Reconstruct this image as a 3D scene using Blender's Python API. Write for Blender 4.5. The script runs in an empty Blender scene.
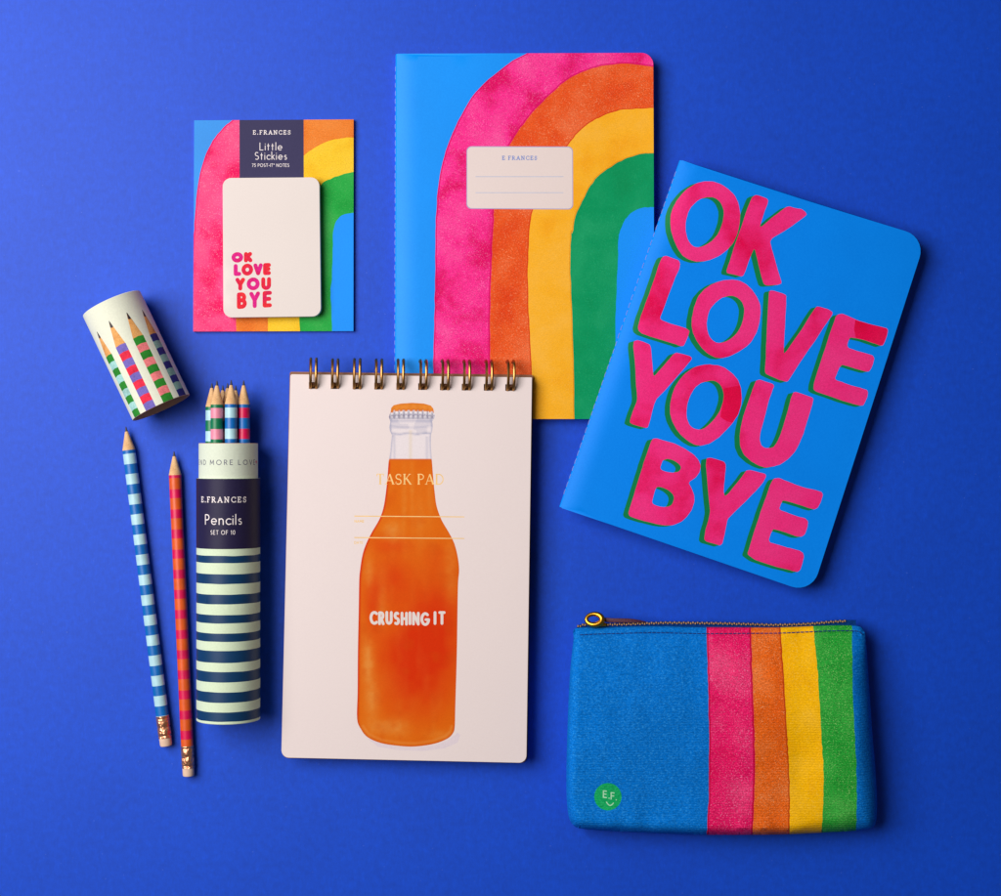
import bpy, math, random
import numpy as np
from mathutils import Vector, Matrix
from mathutils.geometry import delaunay_2d_cdt

random.seed(7)
SC = bpy.context.scene
COL = SC.collection
S = 0.000575            # metres per photograph pixel on the table
H = 1600.0              # camera height in the same pixels
CX, CY = 500.5, 448.0

# ------------------------------------------------------------------ camera, lights, exposure
cam = bpy.data.cameras.new('camera')
cam.sensor_width = 36.0
cam.lens = 36.0 * H / 1001.0
cam.clip_start = 0.05
cam.clip_end = 20.0
camo = bpy.data.objects.new('camera', cam)
camo.location = (0, 0, H * S)
COL.objects.link(camo)
SC.camera = camo

world = bpy.data.worlds.new('World')
SC.world = world
world.use_nodes = True
world.node_tree.nodes['Background'].inputs[0].default_value = (0.95, 0.97, 1.0, 1)
world.node_tree.nodes['Background'].inputs[1].default_value = 0.06

def lamp(name, loc, target, size, power, color):
    l = bpy.data.lights.new(name, 'AREA')
    l.shape = 'RECTANGLE'; l.size = size[0]; l.size_y = size[1]
    l.energy = power; l.color = color
    o = bpy.data.objects.new(name, l)
    o.location = loc
    d = Vector(target) - Vector(loc)
    o.rotation_euler = d.to_track_quat('-Z', 'Y').to_euler()
    COL.objects.link(o)
    return o
lamp('key_softbox', (-0.70, 0.27, 0.98), (0.20, -0.04, 0.0), (0.88, 0.88), 20.5, (1.0, 0.962, 0.945))

SC.view_settings.view_transform = 'Standard'
SC.view_settings.look = 'None'
SC.view_settings.exposure = 0.0
SC.view_settings.gamma = 1.0
SC.render.film_transparent = False

# ------------------------------------------------------------------ small helpers
def P(x, y, h):
    k = (H - h) / H
    return ((x - CX) * k, (CY - y) * k, h)

def lin(c):
    out = []
    for v in c:
        v = v / 255.0
        out.append(v / 12.92 if v <= 0.04045 else ((v + 0.055) / 1.055) ** 2.4)
    return out

def tag(o, label=None, cat=None, group=None, kind=None):
    if label: o['label'] = label
    if cat: o['category'] = cat
    if group: o['group'] = group
    if kind: o['kind'] = kind
    return o

def thing(name, label, cat, loc, group=None):
    o = bpy.data.objects.new(name, None)
    o.empty_display_size = 0.01
    COL.objects.link(o)
    o.location = [v * S for v in loc]
    o['_base'] = [float(v) for v in loc]
    return tag(o, label, cat, group)

def base_of(parent):
    """world offset (px) of a parent chain"""
    v = np.zeros(3)
    while parent is not None:
        if '_base' in parent.keys():
            v += np.array(parent['_base'][:])
        parent = parent.parent
    return v

def mesh_obj(name, verts, faces, mats, parent=None, midx=None, smooth=True, angle=38, colors=None, local=False):
    v = np.asarray(verts, dtype=float).reshape(-1, 3)
    if parent is not None and not local:
        v = v - base_of(parent)
    me = bpy.data.meshes.new(name)
    me.from_pydata([tuple(p) for p in (v * S)], [], [tuple(f) for f in faces])
    if not isinstance(mats, (list, tuple)): mats = [mats]
    for m in mats: me.materials.append(m)
    if midx is not None:
        me.polygons.foreach_set('material_index', np.asarray(midx, dtype=np.int32))
    if colors is not None:
        at = me.color_attributes.new('paint', 'FLOAT_COLOR', 'POINT')
        c = np.ones((len(v), 4)); c[:, :3] = colors
        at.data.foreach_set('color', c.ravel())
    if smooth:
        me.polygons.foreach_set('use_smooth', np.ones(len(me.polygons), dtype=bool))
        me.set_sharp_from_angle(angle=math.radians(angle))
    me.update()
    o = bpy.data.objects.new(name, me)
    COL.objects.link(o)
    if parent is not None: o.parent = parent
    return o

# ------------------------------------------------------------------ value noise for painted pigment
_rng = np.random.default_rng(3)
_lat = _rng.random((64, 64))
def vnoise(x, y, s):
    x = np.asarray(x) / s; y = np.asarray(y) / s
    xi = np.floor(x).astype(int); yi = np.floor(y).astype(int)
    fx = x - xi; fy = y - yi
    fx = fx * fx * (3 - 2 * fx); fy = fy * fy * (3 - 2 * fy)
    g = lambda a, b: _lat[a % 64, b % 64]
    return (g(xi, yi) * (1 - fx) + g(xi + 1, yi) * fx) * (1 - fy) + (g(xi, yi + 1) * (1 - fx) + g(xi + 1, yi + 1) * fx) * fy

# ------------------------------------------------------------------ materials
def new_mat(name):
    m = bpy.data.materials.new(name); m.use_nodes = True
    nt = m.node_tree
    return m, nt, nt.nodes['Principled BSDF']

def feat(n): return 1.0 / (n * S)      # noise scale for a feature of n pixels

def noise(nt, scale, detail=3.0, rough=0.55, dist=0.0, vec=None):
    n = nt.nodes.new('ShaderNodeTexNoise')
    n.inputs['Scale'].default_value = scale
    n.inputs['Detail'].default_value = detail
    n.inputs['Roughness'].default_value = rough
    n.inputs['Distortion'].default_value = dist
    if vec is None:
        t = nt.nodes.new('ShaderNodeTexCoord'); vec = t.outputs['Object']
    nt.links.new(vec, n.inputs['Vector'])
    return n.outputs['Fac']

def ramp(nt, fac, stops):
    r = nt.nodes.new('ShaderNodeValToRGB')
    e = r.color_ramp.elements
    while len(e) < len(stops): e.new(0.5)
    for i, (p, c) in enumerate(stops):
        e[i].position = p
        e[i].color = (*c, 1) if len(c) == 3 else c
    nt.links.new(fac, r.inputs['Fac'])
    return r.outputs['Color']

def mix(nt, fac, a, b, mode='MIX'):
    n = nt.nodes.new('ShaderNodeMix'); n.data_type = 'RGBA'; n.blend_type = mode
    for sock, v in ((n.inputs[0], fac), (n.inputs[6], a), (n.inputs[7], b)):
        if hasattr(v, 'is_output'): nt.links.new(v, sock)
        elif isinstance(v, (int, float)): sock.default_value = v
        else: sock.default_value = (*v, 1)
    return n.outputs[2]

def bump(nt, bsdf, height, strength, dist=0.0002):
    b = nt.nodes.new('ShaderNodeBump')
    b.inputs['Strength'].default_value = strength
    b.inputs['Distance'].default_value = dist
    nt.links.new(height, b.inputs['Height'])
    nt.links.new(b.outputs['Normal'], bsdf.inputs['Normal'])

def paper(name, c, rough=0.55, spec=0.35, var=0.06, grain=1.6, bumpy=0.12, big=60, gm=0.10):
    """printed or plain paper: slight mottling, tooth"""
    m, nt, b = new_mat(name)
    c = lin(c)
    f = noise(nt, feat(big), 4)
    col = ramp(nt, f, [(0.3, [v * (1 - var) for v in c]), (0.7, [min(1, v * (1 + var)) for v in c])])
    g = noise(nt, feat(grain), 2)
    col = mix(nt, gm, col, ramp(nt, g, [(0.35, [v * 0.7 for v in c]), (0.65, [min(1, v * 1.3 + 0.01) for v in c])]))
    nt.links.new(col, b.inputs['Base Color'])
    b.inputs['Roughness'].default_value = rough
    b.inputs['Specular IOR Level'].default_value = spec
    if bumpy: bump(nt, b, g, bumpy)
    return m

def watercolour(name, main, dark, light, blotch=34, speck=1.15, amount=0.35, rough=0.62, lo=0.28, hi=0.66, bumpy=0.1, canvas=False, grain=0.16):
    """pigment pooled in soft blotches, paper grain and pale flecks where the paper shows through"""
    m, nt, b = new_mat(name)
    main, dark, light = lin(main), lin(dark), lin(light)
    f = noise(nt, feat(blotch), 3, 0.5, 0.2)
    col = ramp(nt, f, [(lo, dark), (0.5, main), (hi + 0.06, [0.82 * a + 0.18 * l for a, l in zip(main, light)])])
    # fine grain of the paper
    g = noise(nt, feat(speck), 3, 0.75)
    lo_, hi_ = 1 - grain, 1 + grain
    col = mix(nt, 1.0, col, ramp(nt, g, [(0.36, (lo_,) * 3), (0.64, (hi_,) * 3)]), 'MULTIPLY')
    g3 = noise(nt, feat(speck * 0.9), 2, 0.6)
    s = ramp(nt, g3, [(0.57, (0, 0, 0)), (0.68, (1, 1, 1))])
    w = noise(nt, feat(blotch * 0.8), 3)
    wr = ramp(nt, w, [(0.36, (0.45,) * 3), (0.64, (1,) * 3)])
    fac = mix(nt, 1.0, s, wr, 'MULTIPLY')
    fac2 = mix(nt, 1.0, fac, (amount * 1.6,) * 3, 'MULTIPLY')
    col = mix(nt, fac2, col, light)
    nt.links.new(col, b.inputs['Base Color'])
    b.inputs['Roughness'].default_value = rough
    b.inputs['Specular IOR Level'].default_value = 0.1
    if canvas: canvas_bump(nt, b)
    elif bumpy: bump(nt, b, g, bumpy)
    return m

def canvas_bump(nt, b):
    """weft ribs with irregular yarn"""
    t = nt.nodes.new('ShaderNodeTexCoord')
    w = nt.nodes.new('ShaderNodeTexWave')
    w.wave_type = 'BANDS'; w.bands_direction = 'Y'
    w.inputs['Scale'].default_value = feat(2.4) * 0.314
    w.inputs['Distortion'].default_value = 3.2
    w.inputs['Detail'].default_value = 2
    w.inputs['Detail Scale'].default_value = 2.0
    nt.links.new(t.outputs['Object'], w.inputs['Vector'])
    n = noise(nt, feat(1.7), 3, 0.7)
    h = mix(nt, 0.6, w.outputs['Color'], n)
    bump(nt, b, h, 0.5, 0.0005)

def canvas(name, c, light):
    m, nt, b = new_mat(name)
    c, light = lin(c), lin(light)
    f = noise(nt, feat(70), 4)
    col = ramp(nt, f, [(0.3, [v * 0.86 for v in c]), (0.7, [v * 1.12 for v in c])])
    t = nt.nodes.new('ShaderNodeTexCoord')
    mp = nt.nodes.new('ShaderNodeMapping')
    mp.inputs['Scale'].default_value = (0.72, 1.0, 1.0)
    nt.links.new(t.outputs['Object'], mp.inputs['Vector'])
    g = noise(nt, feat(1.35), 3, 0.75, vec=mp.outputs['Vector'])
    s = ramp(nt, g, [(0.50, (0, 0, 0)), (0.68, (0.6,) * 3)])
    col = mix(nt, s, col, light)
    g2 = noise(nt, feat(2.0), 2, vec=mp.outputs['Vector'])
    d = ramp(nt, g2, [(0.36, (0.6,) * 3), (0.52, (0, 0, 0))])
    col = mix(nt, d, col, [v * 0.62 for v in c])
    nt.links.new(col, b.inputs['Base Color'])
    b.inputs['Roughness'].default_value = 0.8
    b.inputs['Specular IOR Level'].default_value = 0.06
    b.inputs['Sheen Weight'].default_value = 0.0
    canvas_bump(nt, b)
    return m

def plain(name, c, rough=0.5, metal=0.0, spec=0.4, coat=0.0, bumpn=None):
    m, nt, b = new_mat(name)
    c = lin(c)
    f = noise(nt, feat(9), 3)
    col = ramp(nt, f, [(0.3, [v * 0.9 for v in c]), (0.7, [min(1, v * 1.08) for v in c])])
    nt.links.new(col, b.inputs['Base Color'])
    b.inputs['Roughness'].default_value = rough
    b.inputs['Metallic'].default_value = metal
    b.inputs['Specular IOR Level'].default_value = spec
    b.inputs['Coat Weight'].default_value = coat
    b.inputs['Coat Roughness'].default_value = 0.3
    if bumpn:
        bump(nt, b, noise(nt, feat(bumpn[0]), 2), bumpn[1], bumpn[2] if len(bumpn) > 2 else 0.0004)
    return m

M = {}
# setting: matt blue paper
def table_mat():
    m, nt, b = new_mat('blue_paper')
    c = lin((0, 72, 204))
    f = noise(nt, feat(120), 5, 0.6)
    col = ramp(nt, f, [(0.3, [v * 0.95 for v in c]), (0.7, [v * 1.05 for v in c])])
    g = noise(nt, feat(7.0), 4, 0.65)
    col = mix(nt, 1.0, col, ramp(nt, g, [(0.3, (0.90,) * 3), (0.7, (1.09,) * 3)]), 'MULTIPLY')
    # short paper fibres and tooth
    t = nt.nodes.new('ShaderNodeTexCoord')
    mp = nt.nodes.new('ShaderNodeMapping')
    mp.inputs['Scale'].default_value = (1.0, 0.3, 1.0)
    mp.inputs['Rotation'].default_value = (0, 0, 0.5)
    nt.links.new(t.outputs['Object'], mp.inputs['Vector'])
    fb = noise(nt, feat(2.2), 3, 0.7, 0.8, vec=mp.outputs['Vector'])
    col = mix(nt, 1.0, col, ramp(nt, fb, [(0.32, (0.94,) * 3), (0.55, (1.0,) * 3), (0.72, (1.10,) * 3)]), 'MULTIPLY')
    sp = noise(nt, feat(3.0), 1, 0.5)
    col = mix(nt, ramp(nt, sp, [(0.765, (0, 0, 0)), (0.80, (0.35,) * 3)]), col, lin((90, 120, 220)))
    nt.links.new(col, b.inputs['Base Color'])
    b.inputs['Roughness'].default_value = 0.56
    b.inputs['Specular IOR Level'].default_value = 0.36
    h = mix(nt, 0.5, g, fb)
    bump(nt, b, h, 0.16)
    return m
M['table'] = table_mat()
M['cover_blue'] = paper('sky_blue_cover', (0, 146, 250), 0.5, 0.2, 0.04)
M['cover_blue_lettered'] = paper('azure_cover', (0, 138, 252), 0.5, 0.12, 0.04)
M['page'] = paper('page_edges', (228, 220, 208), 0.8, 0.2)
M['thread'] = plain('pale_thread', (120, 146, 222), 0.8)
M['rb_pink'] = watercolour('pink_wash', (246, 44, 140), (222, 2, 98), (255, 140, 196), grain=.22, lo=.36, amount=.4)
M['rb_pink_edge'] = watercolour('pink_wash_rim', (222, 12, 104), (205, 0, 84), (240, 70, 150), amount=0.2)
M['rb_orange'] = watercolour('orange_wash', (232, 86, 30), (222, 62, 16), (255, 170, 120), amount=0.45, grain=.18)
M['rb_orange_edge'] = watercolour('orange_wash_rim', (216, 66, 20), (205, 50, 14), (235, 110, 60), amount=0.2)
M['rb_yellow'] = watercolour('yellow_wash', (250, 178, 36), (246, 164, 20), (252, 204, 110), amount=0.2, grain=0.08)
M['rb_yellow_edge'] = watercolour('yellow_wash_rim', (238, 152, 20), (230, 138, 10), (246, 180, 60), amount=0.15)
M['rb_green'] = watercolour('green_wash', (0, 150, 92), (0, 142, 84), (60, 190, 130), amount=0.22, grain=0.08)
M['rb_inner'] = paper('inner_blue', (0, 144, 250), 0.5, 0.2, 0.04)
M['plate'] = paper('plate_paper', (231, 214, 209), 0.6, 0.2, 0.01, bumpy=0.015, gm=0.04)
M['plate_rim'] = paper('plate_rim', (170, 160, 200), 0.6)
M['ink_blue'] = plain('pale_blue_ink', (120, 140, 200), 0.7)
M['ink_line'] = plain('ruled_line', (188, 194, 216), 0.7)
# lettered notebook
M['lt_pink'] = watercolour('letter_pink', (248, 44, 128), (232, 0, 78), (250, 90, 168), blotch=46, amount=0.16, lo=0.31, hi=0.66, grain=0.13)
M['lt_red'] = watercolour('letter_red', (238, 4, 78), (222, 0, 58), (240, 60, 120), blotch=40, amount=0.12)
M['lt_green'] = paper('letter_green', (0, 128, 72), 0.55, 0.2, 0.08)
# sticky note pack
M['st_pink'] = watercolour('card_pink', (244, 66, 124), (224, 16, 90), (255, 150, 180), grain=.2, lo=.38, amount=.4)
M['st_pink_edge'] = watercolour('card_pink_rim', (228, 24, 98), (215, 10, 84), (245, 80, 140), amount=0.2)
M['st_orange'] = watercolour('card_orange', (230, 124, 42), (216, 98, 24), (246, 170, 96))
M['st_yellow'] = watercolour('card_yellow', (242, 196, 44), (236, 178, 24), (250, 214, 96), amount=0.25)
M['st_green'] = watercolour('card_green', (36, 164, 66), (16, 146, 52), (110, 200, 110), amount=0.3)
M['st_blue'] = paper('card_blue', (30, 140, 228), 0.55)
M['st_navy'] = paper('card_navy', (58, 54, 88), 0.6, 0.12, 0.05)
M['ink_white'] = plain('white_ink', (236, 226, 224), 0.6)
M['note'] = paper('note_paper', (226, 215, 209), 0.65, 0.15, 0.008, bumpy=0.012, gm=0.035)
M['card_edge'] = paper('card_stock', (225, 215, 205), 0.8)
M['nt_magenta'] = watercolour('note_magenta', (216, 30, 130), (206, 16, 60), (240, 70, 150), blotch=14, amount=0.2)
M['nt_red'] = watercolour('note_red', (226, 36, 56), (206, 20, 90), (236, 90, 40), blotch=12, amount=0.25)
# task pad
M['pad'] = paper('pad_cover', (234, 219, 216), 0.6, 0.2, 0.006, bumpy=0.012, gm=0.035)
M['board'] = paper('kraft_board', (142, 100, 76), 0.8, 0.2, 0.1)
M['gold_ink'] = plain('gold_foil', (246, 202, 126), 0.5, 0.0)
M['brass'] = plain('antique_brass', (168, 124, 70), 0.34, 1.0)
M['brass_dark'] = plain('dark_brass', (150, 110, 60), 0.35, 1.0)
def painted(name, rough=0.6):
    m, nt, b = new_mat(name)
    a = nt.nodes.new('ShaderNodeVertexColor'); a.layer_name = 'paint'
    g = noise(nt, feat(1.5), 3, 0.7)
    k = ramp(nt, g, [(0.3, (0.95,) * 3), (0.7, (1.05,) * 3)])
    nt.links.new(mix(nt, 1.0, a.outputs['Color'], k, 'MULTIPLY'), b.inputs['Base Color'])
    b.inputs['Roughness'].default_value = rough
    b.inputs['Specular IOR Level'].default_value = 0.08
    return m
M['paint'] = painted('bottle_watercolour')
# tube and cap
M['mint'] = paper('mint_paper', (210, 226, 194), 0.55, 0.25, 0.02)
M['collar'] = paper('collar_paper', (212, 220, 200), 0.55, 0.25, 0.02)
M['navy'] = paper('navy_stripe', (10, 56, 96), 0.45, 0.3, 0.06)
M['tube_navy'] = paper('tube_label', (36, 30, 62), 0.5, 0.2, 0.05)
M['ink_grey'] = plain('grey_ink', (112, 114, 122), 0.7)
M['ink_red'] = plain('red_ink', (214, 30, 80), 0.7)
M['cap'] = paper('cap_paper', (222, 224, 204), 0.6, 0.2, 0.02, bumpy=0.04)
M['kraft'] = paper('kraft_inside', (214, 168, 142), 0.8, 0.2, 0.08)
M['dr_lead'] = plain('drawn_lead', (52, 40, 44), 0.6)
M['dr_wood'] = watercolour('drawn_wood', (222, 160, 92), (196, 126, 62), (236, 184, 120), blotch=9, amount=0.3)
for k, c in dict(dr_green=(46, 132, 44), dr_aqua=(160, 208, 200), dr_violet=(112, 98, 178), dr_red=(228, 44, 72),
                 dr_pink=(240, 128, 130), dr_navy=(44, 46, 116), dr_sage=(132, 172, 158)).items():
    M[k] = watercolour('drawn_' + k[3:], c, [v * 0.86 for v in c], [min(255, v * 1.12 + 8) for v in c], blotch=8, amount=0.2)
# pencils
M['wood'] = watercolour('pencil_wood', (226, 182, 132), (206, 158, 108), (240, 204, 160), blotch=7, amount=0.2)
M['lead'] = plain('graphite', (58, 54, 60), 0.4)
for k, c in dict(p_light=(176, 218, 228), p_blue=(0, 104, 184), p_orange=(222, 88, 22), p_red=(214, 4, 78),
                 p_green=(6, 118, 74), p_pink=(236, 140, 164), p_navy=(30, 50, 110)).items():
    M[k] = plain('pencil_' + k[2:], c, 0.42, 0, 0.45, 0.15)
M['copper'] = plain('copper_ferrule', (238, 168, 128), 0.3, 0.85, bumpn=(4.2, 1.0, 0.0012))
M['eraser'] = plain('eraser_rubber', (232, 198, 172), 0.85)
# pouch
M['cv_blue'] = canvas('canvas_blue', (0, 116, 212), (60, 170, 244))
M['cv_pink'] = watercolour('canvas_pink', (240, 24, 104), (228, 0, 84), (255, 140, 184), blotch=44, amount=0.62, speck=1.3, canvas=True, grain=.34)
M['cv_orange'] = watercolour('canvas_orange', (236, 104, 22), (224, 88, 10), (255, 180, 120), blotch=40, amount=0.62, speck=1.3, canvas=True, grain=.34)
M['cv_yellow'] = watercolour('canvas_yellow', (255, 190, 0), (250, 176, 0), (255, 212, 90), blotch=40, amount=0.4, speck=1.5, canvas=True, grain=.16)
M['cv_green'] = watercolour('canvas_green', (46, 166, 58), (20, 150, 44), (150, 214, 120), blotch=40, amount=0.62, speck=1.3, canvas=True, grain=.34)
M['cv_pink_edge'] = watercolour('canvas_pink_rim', (206, 4, 66), (196, 0, 60), (226, 50, 100), amount=0.3, canvas=True)
M['cv_orange_edge'] = watercolour('canvas_orange_rim', (196, 70, 12), (190, 60, 8), (220, 110, 60), amount=0.3, canvas=True)
M['cv_thread'] = plain('dark_blue_thread', (8, 50, 120), 0.8)
M['badge'] = canvas('badge_green', (20, 176, 98), (70, 200, 130))
M['badge_ink'] = plain('badge_ink', (176, 226, 188), 0.8)
M['zip_tape'] = canvas('zip_tape', (10, 60, 130), (30, 90, 160))
M['gold'] = plain('gold_zip', (226, 164, 52), 0.28, 1.0)
M['teeth'] = plain('zip_teeth', (222, 172, 108), 0.4, 0.4)
M['leather'] = plain('maroon_leather', (84, 40, 56), 0.55, 0, 0.4, bumpn=(2.0, 0.5))

# ------------------------------------------------------------------ 2D tools
def spline(pts, n=5, closed=False):
    pts = [np.array(p, float) for p in pts]
    out = []
    N = len(pts)
    rng = range(N) if closed else range(N - 1)
    for i in rng:
        p0 = pts[(i - 1) % N] if closed or i > 0 else 2 * pts[0] - pts[1]
        p1 = pts[i]; p2 = pts[(i + 1) % N]
        p3 = pts[(i + 2) % N] if closed or i + 2 < N else 2 * pts[-1] - pts[-2]
        for k in range(n):
            t = k / n
            out.append(0.5 * ((2 * p1) + (-p0 + p2) * t + (2 * p0 - 5 * p1 + 4 * p2 - p3) * t * t + (-p0 + 3 * p1 - 3 * p2 + p3) * t ** 3))
    if not closed: out.append(pts[-1])
    return [tuple(p) for p in out]

def chaikin(pts, it=1, c=.25):
    for _ in range(it):
        q = []
        for i in range(len(pts)):
            a = np.array(pts[i], float); b = np.array(pts[(i + 1) % len(pts)], float)
            q.append(tuple((1 - c) * a + c * b)); q.append(tuple(c * a + (1 - c) * b))
        pts = q
    return pts

def zoomed(ox, oy, sc, pts):
    return [(ox + x / sc, oy + y / sc) for x, y in pts]

def jitter(pts, amp, s=4.0, seed=0.0):
    out = []
    for x, y in pts:
        out.append((x + amp * (float(vnoise(x + seed, y + 7, s)) - 0.5) * 2, y + amp * (float(vnoise(x + 31 + seed, y + 3, s)) - 0.5) * 2))
    return out

def round_poly(corners, radii, n=7):
    """polygon with rounded corners"""
    out = []
    N = len(corners)
    for i in range(N):
        c = np.array(corners[i], float); a = np.array(corners[i - 1], float); b = np.array(corners[(i + 1) % N], float)
        r = radii[i]
        if r <= 0: out.append(tuple(c)); continue
        u = (a - c) / np.linalg.norm(a - c); v = (b - c) / np.linalg.norm(b - c)
        p0 = c + u * r; p1 = c + v * r
        for k in range(n + 1):
            t = k / n
            # circle-like via quadratic rational
            w = math.sqrt(0.5)
            den = (1 - t) ** 2 + 2 * w * t * (1 - t) + t * t
            out.append(tuple(((1 - t) ** 2 * p0 + 2 * w * t * (1 - t) * c + t * t * p1) / den))
    return out

def circle(cx, cy, r, n=10, ry=None):
    ry = r if ry is None else ry
    return [(cx + r * math.cos(2 * math.pi * k / n), cy + ry * math.sin(2 * math.pi * k / n)) for k in range(n)]

def stroke(pts, w, caps=True, nc=10):
    """loops covering a polyline of width w (to be united)"""
    loops = []
    for (x0, y0), (x1, y1) in zip(pts[:-1], pts[1:]):
        d = math.hypot(x1 - x0, y1 - y0)
        if d < 1e-6: continue
        nx, ny = -(y1 - y0) / d * w / 2, (x1 - x0) / d * w / 2
        loops.append([(x0 + nx, y0 + ny), (x1 + nx, y1 + ny), (x1 - nx, y1 - ny), (x0 - nx, y0 - ny)])
    for i, (x, y) in enumerate(pts):
        if (0 < i < len(pts) - 1) or caps:
            loops.append(circle(x, y, w / 2 * 0.995, nc))
    return loops

def inside(loop, X, Y):
    lp = np.asarray(loop, float)
    res = np.zeros(len(X), bool)
    x0, y0 = lp.min(0); x1, y1 = lp.max(0)
    idx = np.where((X >= x0) & (X <= x1) & (Y >= y0) & (Y <= y1))[0]
    if len(idx) == 0: return res
    x = X[idx]; y = Y[idx]; c = np.zeros(len(idx), bool)
    j = len(lp) - 1
    for i in range(len(lp)):
        xi, yi = lp[i]; xj, yj = lp[j]
        if yi != yj:
            cond = ((yi > y) != (yj > y)) & (x < (xj - xi) * (y - yi) / (yj - yi) + xi)
            c ^= cond
        j = i
    res[idx] = c
    return res

def grid(x0, x1, y0, y1, step, stepy=None):
    stepy = stepy or step
    xs = np.arange(x0, x1, step); ys = np.arange(y0, y1, stepy)
    return [(x + (0.31 * step if (j % 2) else 0), y) for j, y in enumerate(ys) for x in xs]

def art(parent, outline, layers, spec, base, mp, steiner=(), skirt=None, drop=(), flip=False):
    """One printed sheet cut into its inked areas.  outline, loops: photo px.
    layers: (key, loops, 'any' | 'odd'); later ones lie over earlier ones.
    spec: key -> (object name, material, colour function or None).  Pieces with one object name become one mesh."""
    verts, edges = [], []
    def add(loop):
        s = len(verts)
        verts.extend(loop)
        n = len(loop)
        edges.extend((s + i, s + (i + 1) % n) for i in range(n))
    add(outline)
    for _, loops, _ in layers:
        for lp in loops: add(lp)
    st = np.array(list(steiner)) if len(steiner) else np.zeros((0, 2))
    if len(st):
        st = st[inside(outline, st[:, 0], st[:, 1])]
        verts.extend(map(tuple, st))
    V, E, F, *_ = delaunay_2d_cdt([Vector((float(a), float(b))) for a, b in verts], edges, [], 0, 1e-4)
    V = np.array([(v.x, v.y) for v in V]); F = np.array([list(f)[:3] for f in F])
    C = V[F].mean(1)
    keep = inside(outline, C[:, 0], C[:, 1])
    F = F[keep]; C = C[keep]
    a, b, c = V[F[:, 0]], V[F[:, 1]], V[F[:, 2]]
    ar = (b[:, 0] - a[:, 0]) * (c[:, 1] - a[:, 1]) - (b[:, 1] - a[:, 1]) * (c[:, 0] - a[:, 0])
    ok = np.abs(ar) > 1e-7
    F = F[ok]; C = C[ok]; ar = ar[ok]
    # photo y points down: a triangle facing up is clockwise in photo coordinates
    fl = (ar > 0) != flip
    F[fl] = F[fl][:, ::-1]
    names = [base] + [l[0] for l in layers]
    cls = np.zeros(len(F), int)
    for li, (key, loops, mode) in enumerate(layers):
        if mode == 'any':
            m = np.zeros(len(F), bool)
            for lp in loops: m |= inside(lp, C[:, 0], C[:, 1])
        else:
            m = np.zeros(len(F), bool)
            for lp in loops: m ^= inside(lp, C[:, 0], C[:, 1])
        cls[m] = li + 1
    keys = np.array(names, dtype=object)[cls]
    W = np.asarray(mp(V[:, 0], V[:, 1]))
    tri = [(tuple(f), k) for f, k in zip(F, keys) if k not in drop]
    extra = []
    if skirt is not None:
        cnt = {}
        for f, k in tri:
            for i in range(3):
                e = (f[i], f[(i + 1) % 3])
                cnt.setdefault((min(e), max(e)), []).append((e, k))
        rows = {}
        Wl = [tuple(w) for w in W]
        for es in cnt.values():
            if len(es) != 1: continue
            (i, j), k = es[0]
            for q in (i, j):
                if q not in rows:
                    r = [q]
                    for p in skirt(V[q], W[q]):
                        r.append(len(Wl)); Wl.append(tuple(p))
                    rows[q] = r
            ra, rb = rows[i], rows[j]
            for t in range(len(ra) - 1):
                extra.append(((ra[t], ra[t + 1], rb[t + 1], rb[t]), k))
        W = np.array(Wl)
    groups = {}
    for f, k in tri + extra:
        groups.setdefault(spec[k][0], []).append((f, k))
    made = {}
    for oname, fs in groups.items():
        mats, midx, idx, faces = [], [], {}, []
        for f, k in fs:
            m = spec[k][1]
            if m not in mats: mats.append(m)
            midx.append(mats.index(m))
            faces.append(tuple(idx.setdefault(i, len(idx)) for i in f))
        ids = list(idx.keys())
        colr = None
        cf = [spec[k][2] for _, k in fs if len(spec[k]) > 2 and spec[k][2]]
        if cf:
            Vx = np.array([V[i] if i < len(V) else (0, 0) for i in ids])
            colr = cf[0](Vx[:, 0], Vx[:, 1])
        made[oname] = mesh_obj(oname, W[ids], faces, mats, parent, midx, colors=colr)
    return made

def sheet_map(zf):
    def mp(x, y):
        h = np.asarray(zf(x, y)) + 0 * np.asarray(x)
        k = (H - h) / H
        return np.stack([(x - CX) * k, (CY - y) * k, h], 1)
    return mp

def down(t):
    return lambda p, w: [(w[0], w[1], w[2] - t)]

def slab(name, outline, ztop, zbot, mat, parent, bevel=0.0):
    """solid of paper between two height functions"""
    o = np.array(outline)
    zt = np.asarray(ztop(o[:, 0], o[:, 1])) + 0 * o[:, 0]
    zb = np.asarray(zbot(o[:, 0], o[:, 1])) + 0 * o[:, 0]
    k = (H - zt) / H
    X = (o[:, 0] - CX) * k; Y = (CY - o[:, 1]) * k
    n = len(o)
    v = [(X[i], Y[i], zt[i]) for i in range(n)] + [(X[i], Y[i], zb[i]) for i in range(n)]
    f = [tuple(range(n))[::-1], tuple(range(n, 2 * n))]
    f += [(i, (i + 1) % n, n + (i + 1) % n, n + i) for i in range(n)]
    return mesh_obj(name, v, f, mat, parent, smooth=False)

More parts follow.
